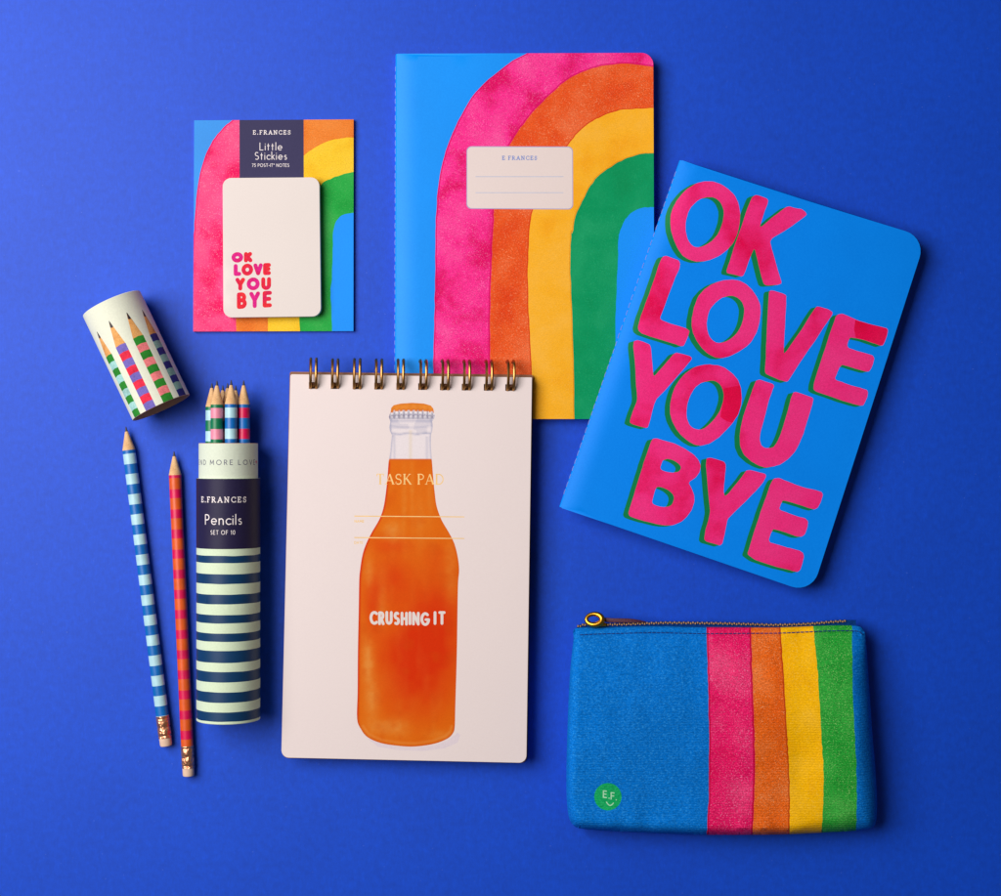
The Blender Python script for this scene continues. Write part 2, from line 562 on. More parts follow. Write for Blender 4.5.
def tube(path, r, n=8, closed=False):
    """verts and faces of a round bar along 3D points (px)"""
    p = [np.array(q, float) for q in path]
    V, F = [], []
    N = len(p)
    up0 = None
    for i in range(N):
        if closed: t = p[(i + 1) % N] - p[i - 1]
        else: t = p[min(i + 1, N - 1)] - p[max(i - 1, 0)]
        t = t / (np.linalg.norm(t) + 1e-9)
        if up0 is None:
            up0 = np.array((0, 0, 1.0)) if abs(t[2]) < 0.9 else np.array((1.0, 0, 0))
        s = np.cross(t, up0); s /= np.linalg.norm(s) + 1e-9
        up0 = np.cross(s, t)
        rr = r[i] if hasattr(r, '__len__') else r
        for k in range(n):
            a = 2 * math.pi * k / n
            V.append(p[i] + rr * (math.cos(a) * s + math.sin(a) * up0))
    M_ = N if closed else N - 1
    for i in range(M_):
        for k in range(n):
            a = i * n + k; b = i * n + (k + 1) % n
            c = ((i + 1) % N) * n + (k + 1) % n; d = ((i + 1) % N) * n + k
            F.append((a, b, c, d))
    if not closed:
        F.append(tuple(range(n))[::-1]); F.append(tuple(range((N - 1) * n, N * n)))
    return V, F

class MB:
    def __init__(s): s.v, s.f = [], []
    def add(s, vf):
        o = len(s.v); s.v.extend(tuple(x) for x in vf[0]); s.f.extend(tuple(i + o for i in f) for f in vf[1])
    def build(s, name, mat, parent, **k): return mesh_obj(name, s.v, s.f, mat, parent, **k)

# ------------------------------------------------------------------ lettering (own stroke alphabets, cap height 1, y up)
def arc(cx, cy, rx, ry, a0, a1, n=9):
    return [(cx + rx * math.cos(math.radians(a0 + (a1 - a0) * k / n)), cy + ry * math.sin(math.radians(a0 + (a1 - a0) * k / n))) for k in range(n + 1)]
_S = arc(.28, .74, .24, .24, 50, 270, 9)[:-1] + arc(.28, .25, .26, .25, 90, -130, 9)
_s = arc(.17, .445, .14, .135, 50, 270, 7)[:-1] + arc(.17, .155, .155, .155, 90, -130, 7)
SANS = {
 'A': (.74, [[(0, 0), (.37, 1), (.74, 0)], [(.14, .33), (.60, .33)]]),
 'B': (.56, [[(0, 0), (0, 1), (.24, 1)] + arc(.26, .76, .24, .24, 80, -90) + [(0, .52)], [(.26, .52)] + arc(.28, .26, .28, .26, 90, -90) + [(0, 0)]]),
 'C': (.74, [arc(.5, .5, .5, .5, 50, 310, 14)]),
 'D': (.72, [[(0, 0), (0, 1), (.22, 1)] + arc(.24, .5, .48, .5, 85, -85, 12) + [(.22, 0), (0, 0)]]),
 'E': (.5, [[(.5, 1), (0, 1), (0, 0), (.5, 0)], [(0, .52), (.44, .52)]]),
 'F': (.48, [[(.48, 1), (0, 1), (0, 0)], [(0, .52), (.42, .52)]]),
 'G': (.82, [arc(.5, .5, .5, .5, 50, 350, 15) + [(.99, .45), (.6, .45)]]),
 'H': (.64, [[(0, 0), (0, 1)], [(.64, 0), (.64, 1)], [(0, .5), (.64, .5)]]),
 'I': (.0, [[(0, 0), (0, 1)]]),
 'K': (.56, [[(0, 0), (0, 1)], [(.54, 1), (.02, .45)], [(.16, .58), (.58, 0)]]),
 'L': (.46, [[(0, 1), (0, 0), (.46, 0)]]),
 'M': (.86, [[(0, 0), (.08, 1), (.43, .22), (.78, 1), (.86, 0)]]),
 'N': (.7, [[(0, 0), (0, 1), (.7, 0), (.7, 1)]]),
 'O': (1.0, [arc(.5, .5, .5, .5, 0, 360, 20)]),
 'P': (.5, [[(0, 0), (0, 1), (.22, 1)] + arc(.24, .73, .26, .27, 85, -90) + [(0, .46)]]),
 'R': (.54, [[(0, 0), (0, 1), (.22, 1)] + arc(.24, .74, .26, .26, 85, -90) + [(0, .48)], [(.22, .48), (.54, 0)]]),
 'S': (.54, [_S]),
 'T': (.6, [[(0, 1), (.6, 1)], [(.3, 1), (.3, 0)]]),
 'U': (.64, [[(0, 1), (0, .34)] + arc(.32, .32, .32, .32, 180, 360, 10) + [(.64, 1)]]),
 'V': (.7, [[(0, 1), (.35, 0), (.7, 1)]]),
 'Y': (.64, [[(0, 1), (.32, .48), (.64, 1)], [(.32, .48), (.32, 0)]]),
 '0': (.6, [arc(.3, .5, .3, .5, 0, 360, 16)]),
 '1': (.2, [[(0, .82), (.18, 1), (.18, 0)]]),
 '5': (.5, [[(.46, 1), (.1, 1), (.05, .58)] + arc(.22, .31, .28, .31, 115, -125, 10)]),
 '7': (.5, [[(0, 1), (.5, 1), (.16, 0)]]),
 '-': (.3, [[(0, .4), (.3, .4)]]),
 '.': (.0, [[(0, 0), (0, .02)]]),
 '®': (.2, [arc(.1, .85, .12, .12, 0, 360, 8)]),
 'c': (.42, [arc(.3, .3, .3, .3, 50, 310, 10)]),
 'e': (.58, [[(.02, .30), (.58, .30)] + arc(.3, .3, .29, .3, 5, 310, 12)]),
 'i': (.0, [[(0, 0), (0, .6)], [(0, .84), (0, .86)]]),
 'k': (.38, [[(0, 0), (0, 1.05)], [(.36, .6), (.02, .28)], [(.1, .36), (.4, 0)]]),
 'l': (.0, [[(0, 0), (0, 1.05)]]),
 'n': (.44, [[(0, 0), (0, .6)], [(0, .34)] + arc(.22, .36, .22, .24, 170, 0, 8) + [(.44, 0)]]),
 's': (.33, [_s]),
 't': (.3, [[(.13, 0), (.13, .86)], [(0, .6), (.28, .6)]]),
}
# serif capitals: (stroke, relative weight); hooks added as extra strokes
def _ser(x, y, w=.13): return ([(x - w, y), (x + w, y)], .42)
SERIF = {
 'A': (.78, [([(.04, 0), (.39, 1)], .45), ([(.39, 1), (.74, 0)], 1), ([(.16, .34), (.62, .34)], .4), _ser(.04, 0, .12), _ser(.74, 0, .13)]),
 'C': (.74, [(arc(.46, .5, .44, .5, 50, 310, 14), .8), ([(.74, .72), (.74, .96)], .45), ([(.76, .05), (.76, .22)], .4)]),
 'D': (.76, [([(.1, 0), (.1, 1)], 1), ([(0, 1), (.3, 1)] + arc(.3, .5, .44, .5, 88, -88, 12) + [(.3, 0), (0, 0)], .62)]),
 'E': (.62, [([(.1, 0), (.1, 1)], 1), ([(-.02, 1), (.56, 1), (.58, .8)], .45), ([(-.02, 0), (.58, 0), (.62, .24)], .45), ([(.1, .52), (.44, .52)], .5)]),
 'F': (.56, [([(.1, 0), (.1, 1)], 1), ([(-.02, 1), (.56, 1), (.58, .86)], .5), ([(.1, .5), (.40, .5)], .5), _ser(.1, 0)]),
 'K': (.74, [([(.1, 0), (.1, 1)], 1), ([(.62, 1), (.14, .46)], .45), ([(.28, .6), (.7, 0)], 1), _ser(.1, 0), _ser(.1, 1), _ser(.62, 1, .11), _ser(.70, 0, .11)]),
 'N': (.8, [([(.1, 0), (.1, 1)], .5), ([(.1, 1), (.7, 0)], 1), ([(.7, 0), (.7, 1)], .5), _ser(.1, 0), _ser(.04, 1, .08), _ser(.7, 1)]),
 'P': (.6, [([(.1, 0), (.1, 1)], 1), ([(-.02, 1), (.3, 1)] + arc(.3, .74, .28, .26, 85, -90) + [(.1, .48)], .6), _ser(.1, 0)]),
 'R': (.74, [([(.1, 0), (.1, 1)], 1), ([(-.02, 1), (.3, 1)] + arc(.3, .75, .26, .25, 85, -90) + [(.1, .5)], .6), ([(.3, .5), (.68, 0)], .95), _ser(.1, 0), _ser(.72, 0, .08)]),
 'S': (.58, [(_S, .75), ([(.5, .74), (.5, .98)], .4), ([(.04, .02), (.04, .26)], .4)]),
 'T': (.7, [([(.35, 0), (.35, 1)], 1), ([(.01, .78), (.03, 1), (.67, 1), (.69, .78)], .45), _ser(.35, 0)]),
 '.': (.1, [([(.05, 0.02), (.05, .06)], 1.2)]),
 ' ': (.4, []),
}
def text(s, cx, base, cap, width, weight, font='sans', track=.22, slope=0.0, nc=8, caps=True, wob=0.0):
    """loops of a line of lettering fitted to `width`, centred on cx, standing on y=base (photo px)"""
    F = SANS if font == 'sans' else SERIF
    x, items = 0.0, []
    for ch in s:
        if ch == ' ': x += .42 + track * .3; continue
        g = F[ch]
        items.append((x, g)); x += g[0] + track
    total = x - track
    sx = width / (total * cap)
    loops = []
    for i, (gx, g) in enumerate(items):
        dy = wob * math.sin(i * 2.1)
        for stk in g[1]:
            pts, wf = (stk, 1) if font == 'sans' else stk
            q = []
            for (px, py) in pts:
                X = cx - width / 2 + (gx + px) * cap * sx
                q.append((X, base + dy - py * cap + slope * (X - cx)))
            loops += stroke(q, weight * (wf if cap > 8 else max(wf, .82)), caps=caps, nc=nc)
    return loops

# ------------------------------------------------------------------ the setting
R_ = 2200.0
mesh_obj('tabletop', [(-R_, -R_, 0), (R_, -R_, 0), (R_, R_, 0), (-R_, R_, 0)], [(0, 1, 2, 3)], M['table'], smooth=False)['kind'] = 'structure'

# ------------------------------------------------------------------ rainbow notebook
def rect(x0, y0, x1, y1): return [(x0, y0), (x1, y0), (x1, y1), (x0, y1)]

Z2 = lambda pts: zoomed(385, 40, 3.575, pts)
Z3 = lambda pts: zoomed(385, 220, 3.575, pts)
b_pink = Z2([(520, 38), (505, 47), (440, 85), (370, 140), (310, 205), (262, 290), (225, 375), (200, 460), (187, 560), (182, 640)]) + Z3([(181, 20), (180, 100), (178, 250), (176, 350), (174, 430), (172, 540), (172, 720), (171, 780)])
b_orange = Z2([(1000, 96), (960, 92), (900, 85), (830, 84), (760, 95), (690, 120), (640, 150), (590, 195), (540, 245), (495, 300), (455, 360), (418, 440), (398, 530), (390, 610)]) + Z3([(387, 30), (383, 100), (380, 200), (376, 330), (375, 440), (376, 540), (378, 780)])
b_yellow = Z2([(1000, 242), (960, 243), (900, 245), (840, 250), (780, 270), (730, 297), (690, 330), (655, 375), (600, 440), (560, 510), (530, 606)]) + Z3([(521, 0), (513, 90), (511, 200), (514, 330), (520, 430), (524, 550), (526, 780)])
b_green = Z2([(1000, 403), (960, 404), (920, 406), (870, 420), (820, 445), (770, 480), (735, 520), (705, 575), (682, 630), (670, 690)]) + Z3([(667, 40), (664, 90), (662, 160), (667, 300), (672, 440), (675, 560), (677, 780)])
b_inner = Z2([(1000, 598), (960, 598), (920, 600), (885, 615), (860, 640), (842, 675), (836, 700)]) + Z3([(836, 40), (834, 100), (830, 200), (826, 300), (823, 370), (826, 500), (826, 780)])
def band(b, seed, amp=0.45):
    q = jitter(spline(b, 4), amp, 3.0, seed)
    return q + [(720, q[-1][1]), (720, q[0][1])], q
def rim(q, w, dx):
    return stroke([(x + dx[0], y + dx[1]) for x, y in q], w, True, 6)

def build_rainbow_notebook():
    t = thing('notebook', 'blue notebook with a large painted rainbow and a white ruled name plate', 'notebook', P(526, 236, 0))
    zt = 14.0
    def zf(x, y):
        d = np.maximum(0, x - 396.5)
        drop = 3.6 * np.clip(1 - d / 24.0, 0, 1) ** 2.6
        lift = 2.2 * np.clip((x - 600) / 54.0, 0, 1) ** 2
        return zt - drop + lift
    out = round_poly([(396.8, 53.5), (653.3, 52.6), (654.6, 419), (396, 419)], [0.8, 12, 12, 0.8])
    L = []
    (p, e1), (o, e2), (y, e3), (g, e4), (i, e5) = band(b_pink, 1), band(b_orange, 2), band(b_yellow, 3), band(b_green, 4), band(b_inner, 5)
    L.append(('pink', [p], 'any')); L.append(('pink_e', rim(e1, 1.3, (.7, .4)), 'any'))
    L.append(('orange', [o], 'any')); L.append(('pink_e', rim(e2, 1.5, (-.9, -.3)), 'any'))
    L.append(('orange_e', rim(e3, 1.2, (-.7, -.2)), 'any'))
    L.append(('yellow', [y], 'any')); L.append(('yellow_e', rim(e4, 1.0, (-.6, -.2)), 'any'))
    L.append(('green', [g], 'any')); L.append(('inner', [i], 'any'))
    plate = round_poly([(466.5, 146.0), (572.9, 146.4), (573.2, 209.4), (466.4, 208.8)], [5, 5, 5, 5])
    plate_i = round_poly([(467.2, 146.8), (572.2, 147.2), (572.4, 208.6), (467.2, 208.0)], [4.6] * 4)
    L.append(('rim', [plate], 'any')); L.append(('plate', [plate_i], 'any'))
    L.append(('line', [rect(475.5, 176.2, 563.5, 176.9), rect(475.5, 192.2, 563.5, 192.9)], 'any'))
    L.append(('brand', text('E FRANCES', 519.6, 159.6, 3.6, 34.5, .85, 'serif', .42), 'any'))
    spec = {'cover': ('cover', M['cover_blue']), 'pink': ('cover', M['rb_pink']), 'pink_e': ('cover', M['rb_pink_edge']),
            'orange': ('cover', M['rb_orange']), 'orange_e': ('cover', M['rb_orange_edge']), 'yellow': ('cover', M['rb_yellow']),
            'yellow_e': ('cover', M['rb_yellow_edge']), 'green': ('cover', M['rb_green']), 'inner': ('cover', M['rb_inner']),
            'rim': ('name_plate', M['plate_rim']), 'plate': ('name_plate', M['plate']), 'line': ('name_plate', M['ink_line']), 'brand': ('name_plate', M['ink_blue'])}
    st = [(396.8 + d, yy) for d in (1.2, 2.5, 4, 6, 8, 10.5, 13, 16, 20, 24) for yy in np.arange(56, 419, 6)] + grid(420, 654, 56, 418, 14) + [(xx, yy) for xx in (610, 620, 630, 640, 648) for yy in np.arange(56, 418, 7)]
    art(t, out, L, spec, 'cover', sheet_map(zf), st, down(.7))
    inn = round_poly([(398.5, 54.4), (653.2, 53.6), (654.2, 418.2), (398, 418.2)], [0.8, 11, 11, 0.8])
    slab('page_block', inn, lambda x, y: np.minimum(zf(x, y), 14.2) - 1.0, lambda x, y: 1.0 + 0 * x, M['page'], t)
    slab('back_cover', out, lambda x, y: .95 + 0 * x, lambda x, y: .2 + 0 * x, M['cover_blue'], t)
    spine(t, (396.8, 53.8), (396.0, 418.7), 10.4, 0.3, M['cover_blue'], (-1, 0), 2)
    return t

def spine(parent, a, b, zh, zl, mat, out_dir, seed, bulge=1.6, zfun=None):
    """rounded fold between front and back cover with its running stitches"""
    V, F = [], []
    N = 40
    od = np.array(out_dir, float)
    for i in range(N + 1):
        s = i / N
        x = a[0] + (b[0] - a[0]) * s; y = a[1] + (b[1] - a[1]) * s
        h, l = (zh, zl) if zfun is None else zfun(x, y)
        p = np.array(P(x, y, h))
        for k in range(7):
            an = math.pi * k / 6
            o = bulge * math.sin(an)
            V.append((p[0] + od[0] * o, p[1] - od[1] * o, (h + l) / 2 + (h - l) / 2 * math.cos(an)))
    for i in range(N):
        for k in range(6):
            q = i * 7 + k
            F.append((q, q + 1, q + 8, q + 7))
    mesh_obj('spine', V, F, mat, parent)
    mb = MB()
    ln = math.hypot(b[0] - a[0], b[1] - a[1])
    pos = 12.0
    while pos < ln - 14:
        pts = []
        dl = random.uniform(4.4, 5.8); oo = random.uniform(-.12, .12)
        for q in (0, .25, .5, .75, 1):
            s = (pos + q * dl) / ln
            x = a[0] + (b[0] - a[0]) * s; y = a[1] + (b[1] - a[1]) * s
            h, l = (zh, zl) if zfun is None else zfun(x, y)
            p = P(x, y, h)
            o = bulge * .80 + oo + .30 * math.sin(math.pi * q)
            pts.append((p[0] + od[0] * o, p[1] - od[1] * o, (h + l) / 2 + (h - l) / 2 * .55))
        mb.add(tube(pts, .45, 6))
        pos += 8.3 + random.uniform(-.5, .5)
    mb.build('stitching', M['thread'], parent)

build_rainbow_notebook()

# ------------------------------------------------------------------ lettered notebook
LET = [
 # (origin x, origin y, scale, outer, holes)
 (650, 170, 8.145, [(380,105),(440,92),(510,92),(580,115),(640,155),(690,205),(722,270),(735,350),(730,440),(712,520),(680,590),(630,650),(570,695),(500,728),(430,745),(370,745),(315,730),(265,695),(225,640),(195,575),(172,500),(165,430),(168,370),(185,310),(210,260),(250,205),(300,155)],
  [[(470,220),(520,222),(560,245),(588,285),(602,340),(598,400),(575,480),(540,540),(490,590),(430,622),(380,632),(340,615),(310,570),(292,510),(288,450),(298,390),(315,330),(345,290),(390,245),(430,228)]]),
 (720, 190, 8.96, [(320,42),(350,48),(420,75),(432,95),(425,130),(400,190),(380,250),(355,330),(375,325),(450,260),(530,200),(590,155),(620,145),(670,160),(735,172),(765,195),(778,218),(750,245),(660,310),(560,375),(470,430),(448,462),(460,510),(490,620),(525,740),(552,820),(545,840),(510,850),(420,855),(390,840),(370,770),(340,650),(318,545),(305,530),(280,575),(255,640),(230,720),(210,765),(190,775),(120,755),(65,745),(58,725),(80,660),(120,530),(160,420),(200,300),(240,180),(285,65)], []),
 (630, 250, 8.96, [(300,55),(330,52),(385,75),(435,90),(448,120),(440,170),(400,260),(350,390),(310,500),(268,610),(280,625),(350,655),(430,680),(510,705),(533,725),(525,765),(495,830),(480,858),(455,862),(400,842),(300,810),(200,780),(110,750),(78,725),(70,695),(95,600),(130,500),(180,370),(220,250),(260,130),(280,75)], []),
 (680, 270, 8.96, [(400,90),(460,85),(530,95),(590,125),(640,170),(690,240),(718,310),(722,390),(710,480),(685,560),(640,640),(590,690),(520,735),(440,775),(370,790),(310,782),(250,750),(190,695),(145,625),(115,560),(102,490),(108,420),(130,320),(160,240),(210,180),(270,135),(340,105)],
  [[(430,230),(480,232),(530,255),(565,300),(577,360),(570,430),(545,510),(505,575),(450,620),(390,650),(340,655),(295,635),(258,590),(240,520),(240,460),(250,400),(275,340),(310,300),(360,255)]]),
 (750, 280, 8.145, [(165,85),(200,88),(265,110),(295,125),(295,180),(290,280),(283,400),(276,520),(275,600),(300,575),(360,490),(430,390),(490,290),(525,235),(545,215),(580,220),(640,240),(672,260),(670,280),(610,370),(540,480),(470,580),(400,680),(340,775),(310,822),(290,828),(230,810),(170,785),(130,765),(122,745),(128,650),(133,520),(138,400),(145,260),(152,140),(155,100)], []),
 (800, 300, 8.145, [(310,118),(345,112),(400,135),(470,165),(550,190),(640,212),(705,228),(718,245),(710,285),(690,340),(675,368),(655,372),(600,352),(520,325),(450,310),(410,305),(392,335),(385,370),(395,390),(450,410),(530,432),(590,450),(605,475),(595,520),(578,560),(560,583),(535,582),(460,562),(390,540),(340,528),(320,550),(300,600),(285,640),(295,652),(350,672),(430,700),(500,718),(545,732),(555,755),(548,790),(530,835),(515,858),(490,860),(430,845),(330,815),(220,775),(130,745),(108,725),(112,680),(150,560),(200,410),(240,280),(275,180),(292,135)], []),
 (610, 330, 8.145, [(195,90),(225,82),(270,95),(320,115),(332,140),(340,220),(348,300),(353,375),(372,365),(420,310),(480,240),(515,200),(540,185),(590,195),(650,212),(668,230),(655,250),(590,330),(510,420),(430,510),(380,560),(362,600),(345,660),(325,740),(310,790),(295,797),(240,785),(180,765),(160,750),(165,725),(190,650),(218,580),(222,545),(215,470),(208,350),(200,230),(190,140)], []),
 (660, 350, 8.96, [(400,130),(460,130),(530,138),(590,165),(650,210),(700,270),(725,340),(733,420),(725,500),(700,580),(650,655),(590,720),(520,790),(440,840),(370,858),(310,850),(250,815),(190,765),(140,700),(105,630),(90,560),(92,490),(105,410),(130,340),(165,280),(220,215),(290,165),(340,142)],
  [[(440,275),(480,273),(520,288),(555,330),(572,390),(568,450),(545,530),(510,590),(460,650),(410,695),(360,715),(310,708),(270,680),(245,630),(235,580),(242,500),(262,430),(290,370),(330,320),(380,290)]]),
 (720, 370, 8.145, [(295,85),(325,78),(380,98),(430,112),(442,130),(425,170),(400,240),(375,340),(350,430),(330,510),(322,570),(335,615),(365,635),(410,637),(440,625),(465,590),(490,530),(520,440),(550,340),(575,240),(595,185),(615,178),(680,198),(750,222),(762,240),(750,290),(715,400),(685,500),(650,590),(610,665),(560,720),(500,765),(430,788),(370,795),(310,778),(250,740),(195,690),(165,620),(160,550),(170,460),(195,360),(225,270),(260,170)], []),
 (615, 430, 8.956, [(340,78),(370,75),(440,95),(530,120),(620,165),(700,215),(750,270),(768,320),(760,370),(725,425),(670,460),(660,475),(685,520),(708,580),(710,640),(690,710),(650,770),(590,825),(520,852),(450,855),(370,842),(280,820),(190,795),(130,770),(118,745),(135,690),(175,560),(215,430),(250,320),(290,200),(322,105)],
  [[(435,265),(480,258),(535,275),(580,310),(592,340),(575,372),(530,382),(470,380),(415,360),(405,340),(420,290)], [(375,505),(430,515),(490,545),(525,580),(530,620),(510,670),(470,690),(420,690),(360,675),(330,655),(340,610),(358,540)]]),
 (690, 445, 8.145, [(135,108),(165,102),(220,118),(280,138),(292,160),(287,220),(280,300),(275,380),(283,415),(310,400),(370,325),(430,250),(460,208),(490,203),(550,218),(612,235),(622,255),(590,310),(520,390),(430,480),(350,560),(305,605),(295,660),(280,740),(262,805),(245,818),(190,802),(130,785),(115,765),(125,700),(148,620),(163,550),(158,480),(148,380),(138,270),(130,150)], []),
 (730, 470, 8.145, [(360,70),(400,65),(450,85),(530,118),(610,145),(700,165),(750,182),(758,205),(740,260),(715,308),(690,322),(650,312),(570,285),(480,258),(430,248),(412,280),(402,315),(415,330),(470,350),(550,378),(615,395),(637,420),(630,470),(610,525),(580,545),(540,540),(460,512),(390,490),(350,482),(330,520),(315,570),(325,590),(390,610),(480,635),(560,655),(595,675),(603,700),(590,760),(572,815),(550,830),(500,820),(400,795),(300,765),(200,730),(145,690),(145,670),(190,520),(240,370),(290,230),(325,130),(345,85)], []),
]
def build_lettered_notebook():
    t = thing('notebook', 'bright blue notebook with big pink and green OK LOVE YOU BYE lettering, lying tilted', 'notebook', P(743, 373, 0))
    A, B, C, D = (681.9, 160.0), (926.0, 237.5), (811.5, 593.5), (561.3, 508.0)
    nrm = np.array([-(C[1] - B[1]), C[0] - B[0]]); nrm = nrm / np.linalg.norm(nrm)
    if nrm @ (np.array(A) - np.array(B)) < 0: nrm = -nrm
    dist_r = lambda x, y: (x - B[0]) * nrm[0] + (y - B[1]) * nrm[1]
    sn = np.array([-(D[1] - A[1]), D[0] - A[0]]); sn = sn / np.linalg.norm(sn)
    if sn @ (np.array(B) - np.array(A)) < 0: sn = -sn
    dist_l = lambda x, y: np.maximum(0, (x - A[0]) * sn[0] + (y - A[1]) * sn[1])
    zbot = lambda x, y: 0.4 + np.maximum(0, dist_r(x, y)) * 0.083
    def zf(x, y):
        d = dist_l(x, y)
        return 31.0 - 8.0 * np.clip(d / 256.0, 0, 1) ** 1.3 - 3.4 * np.clip(1 - d / 20.0, 0, 1) ** 2.2
    out = round_poly([A, B, C, D], [.8, 21, 21, .8])
    green, pink = [], []
    for ox, oy, sc, outer, holes in LET:
        loops = [chaikin(zoomed(ox, oy, sc, outer), 1, .14)] + [chaikin(zoomed(ox, oy, sc, h), 1) for h in holes]
        pink.append([jitter(l, .22, 2.5, 9) for l in loops])
    L = []
    for loops in pink:
        for f in (.35, .7, 1.0):
            L.append(('green', [[(x - 5.4 * f, y + 1.4 * f) for x, y in l] for l in loops], 'odd'))
    for loops in pink: L.append(('pink', loops, 'odd'))
    red = zoomed(660, 350, 8.96, [(572,345),(640,330),(716,318),(725,340),(732,420),(724,500),(700,578),(652,652),(600,640),(540,600),(556,500),(568,450),(572,390)])
    L.append(('red', [red], 'any'))
    er = zoomed(800, 300, 8.145, [(450,165),(550,192),(640,214),(702,232),(712,250),(705,285),(686,336),(672,362),(655,368),(600,350),(520,322),(455,308),(440,240)])
    L.append(('red', [er], 'any'))
    spec = {'cover': ('cover', M['cover_blue_lettered']), 'green': ('lettering', M['lt_green']), 'pink': ('lettering', M['lt_pink']), 'red': ('lettering', M['lt_red'])}
    st = []
    for d in (1.2, 2.5, 4, 6, 8, 10.5, 13, 16, 20, 24):
        for s in np.arange(.004, 1, .017):
            st.append((A[0] + (D[0] - A[0]) * s + sn[0] * d, A[1] + (D[1] - A[1]) * s + sn[1] * d))
    st += grid(600, 926, 165, 592, 12)
    art(t, out, L, spec, 'cover', sheet_map(zf), st, down(.7))
    inn = round_poly([(683.3, 161.2), (924.8, 238.0), (810.8, 592.5), (563, 507.3)], [.8, 20, 20, .8])
    def pt(x, y): return np.minimum(zf(x, y) - 1.0, zbot(x, y) + 14.0)
    slab('page_block', inn, pt, lambda x, y: zbot(x, y) + .8, M['page'], t)
    slab('back_cover', out, lambda x, y: zbot(x, y) + .75, zbot, M['cover_blue_lettered'], t)
    spine(t, (A[0] - .1, A[1] + .5), (D[0] + .1, D[1] - .5), 0, 0, M['cover_blue_lettered'], -sn, 3, 2.2, lambda x, y: (float(zf(x, y)), float(zbot(x, y))))
build_lettered_notebook()

# ------------------------------------------------------------------ sticky note pack
def build_stickies():
    t = thing('sticky_note_pack', 'rainbow card with a white sticky note pad and navy Little Stickies label', 'sticky notes', P(273, 226, 0))
    Z1 = lambda p: zoomed(180, 100, 3.733, p)
    out = [(194.2, 120.2), (353.6, 119.2), (353.4, 331.0), (193.2, 331.4)]
    L = []
    def reg(b, seed):
        q = jitter(spline(b, 4), .4, 3.0, seed)
        return q + [(380, q[-1][1]), (380, q[0][1])], q
    p, e1 = reg(Z1([(225, 50), (193, 75), (150, 115), (115, 165), (85, 235), (67, 320), (57, 420), (52, 500), (48, 560), (40, 900)]), 1)
    o, e2 = reg(Z1([(700, 20), (460, 62), (330, 130), (250, 280), (220, 450), (210, 600), (208, 750), (211, 900)]), 2)
    y, e3 = reg(Z1([(700, 142), (648, 140), (600, 142), (550, 155), (500, 180), (460, 210), (390, 290), (345, 450), (330, 620), (327, 800), (328, 900)]), 3)
    g, e4 = reg(Z1([(700, 262), (648, 268), (600, 280), (560, 295), (525, 318), (470, 420), (450, 560), (446, 750), (448, 900)]), 4)
    i, e5 = reg(Z1([(700, 416), (648, 420), (610, 428), (585, 450), (572, 490), (570, 560), (568, 650), (562, 720), (565, 790), (568, 900)]), 5)
    L += [('pink', [p], 'any'), ('pink_e', rim(e1, 1.2, (.7, .4)), 'any'), ('orange', [o], 'any'), ('yellow', [y], 'any'), ('green', [g], 'any'), ('blue2', [i], 'any')]
    L.append(('navy', [[(239.4, 110), (303.6, 110), (303.8, 182), (239.6, 182)]], 'any'))
    txt = text('E.FRANCES', 271.8, 134.1, 3.8, 37.2, .72, 'serif', .46)
    txt += text('Little', 270.9, 149.9, 7.2, 22.0, .74, 'sans', .32)
    txt += text('Stickies', 270.8, 159.3, 7.2, 31.6, .74, 'sans', .32)
    txt += text('75 POST-IT® NOTES', 270.6, 166.6, 3.0, 37.0, .42, 'sans', .3)
    L.append(('ink', txt, 'any'))
    zt = 4.6
    spec = {'card': ('backing_card', M['st_blue']), 'pink': ('backing_card', M['st_pink']), 'pink_e': ('backing_card', M['st_pink_edge']),
            'orange': ('backing_card', M['st_orange']), 'yellow': ('backing_card', M['st_yellow']), 'green': ('backing_card', M['st_green']),
            'blue2': ('backing_card', M['rb_inner']), 'navy': ('header_label', M['st_navy']), 'ink': ('header_label', M['ink_white'])}
    art(t, out, L, spec, 'card', sheet_map(lambda x, y: zt + 0 * x), grid(195, 353, 121, 331, 16), down(1.6))
    slab('card_back', [(a + (.3 if a < 270 else -.3), b) for a, b in out], lambda x, y: 2.98 + 0 * x, lambda x, y: .2 + 0 * x, M['card_edge'], t)
    # the pad of notes
    zp = 14.5
    po = round_poly([(222.6, 177.9), (319.2, 177.2), (320.8, 316.2), (223.4, 317.4)], [8.5, 8.5, 8.5, 8.5])
    words = [('OK', 241.9, 262.4, 10.4, 20.8, -.02), ('LOVE', 252.3, 275.4, 12.0, 37.2, -.03), ('YOU', 253.2, 290.2, 12.8, 35.6, -.02), ('BYE', 254.4, 308.0, 16.4, 35.0, -.055)]
    a, b = [], []
    for w, cx, base, cap, wid, sl in words:
        n = len(w)
        lp = text(w, cx, base - 2.0, cap - 4.0, wid - 4.0, 4.1, 'sans', .62 if n < 4 else .56, sl, 10)
        for q in lp:
            xm = sum(v[0] for v in q) / len(q)
            (a if int((xm - cx + wid / 2) / wid * n) % 2 == (0 if n % 2 else 1) else b).append(q)
    PL = [('red', a, 'any'), ('mag', b, 'any')]
    pspec = {'note': ('note_pad', M['note']), 'red': ('lettering', M['nt_red']), 'mag': ('lettering', M['nt_magenta'])}
    art(t, po, PL, pspec, 'note', sheet_map(lambda x, y: zp - .5 * np.clip((y - 300) / 18, 0, 1) + 0 * x), grid(224, 320, 179, 316, 12), lambda p, w: [(w[0], w[1], zt + .02)])
build_stickies()

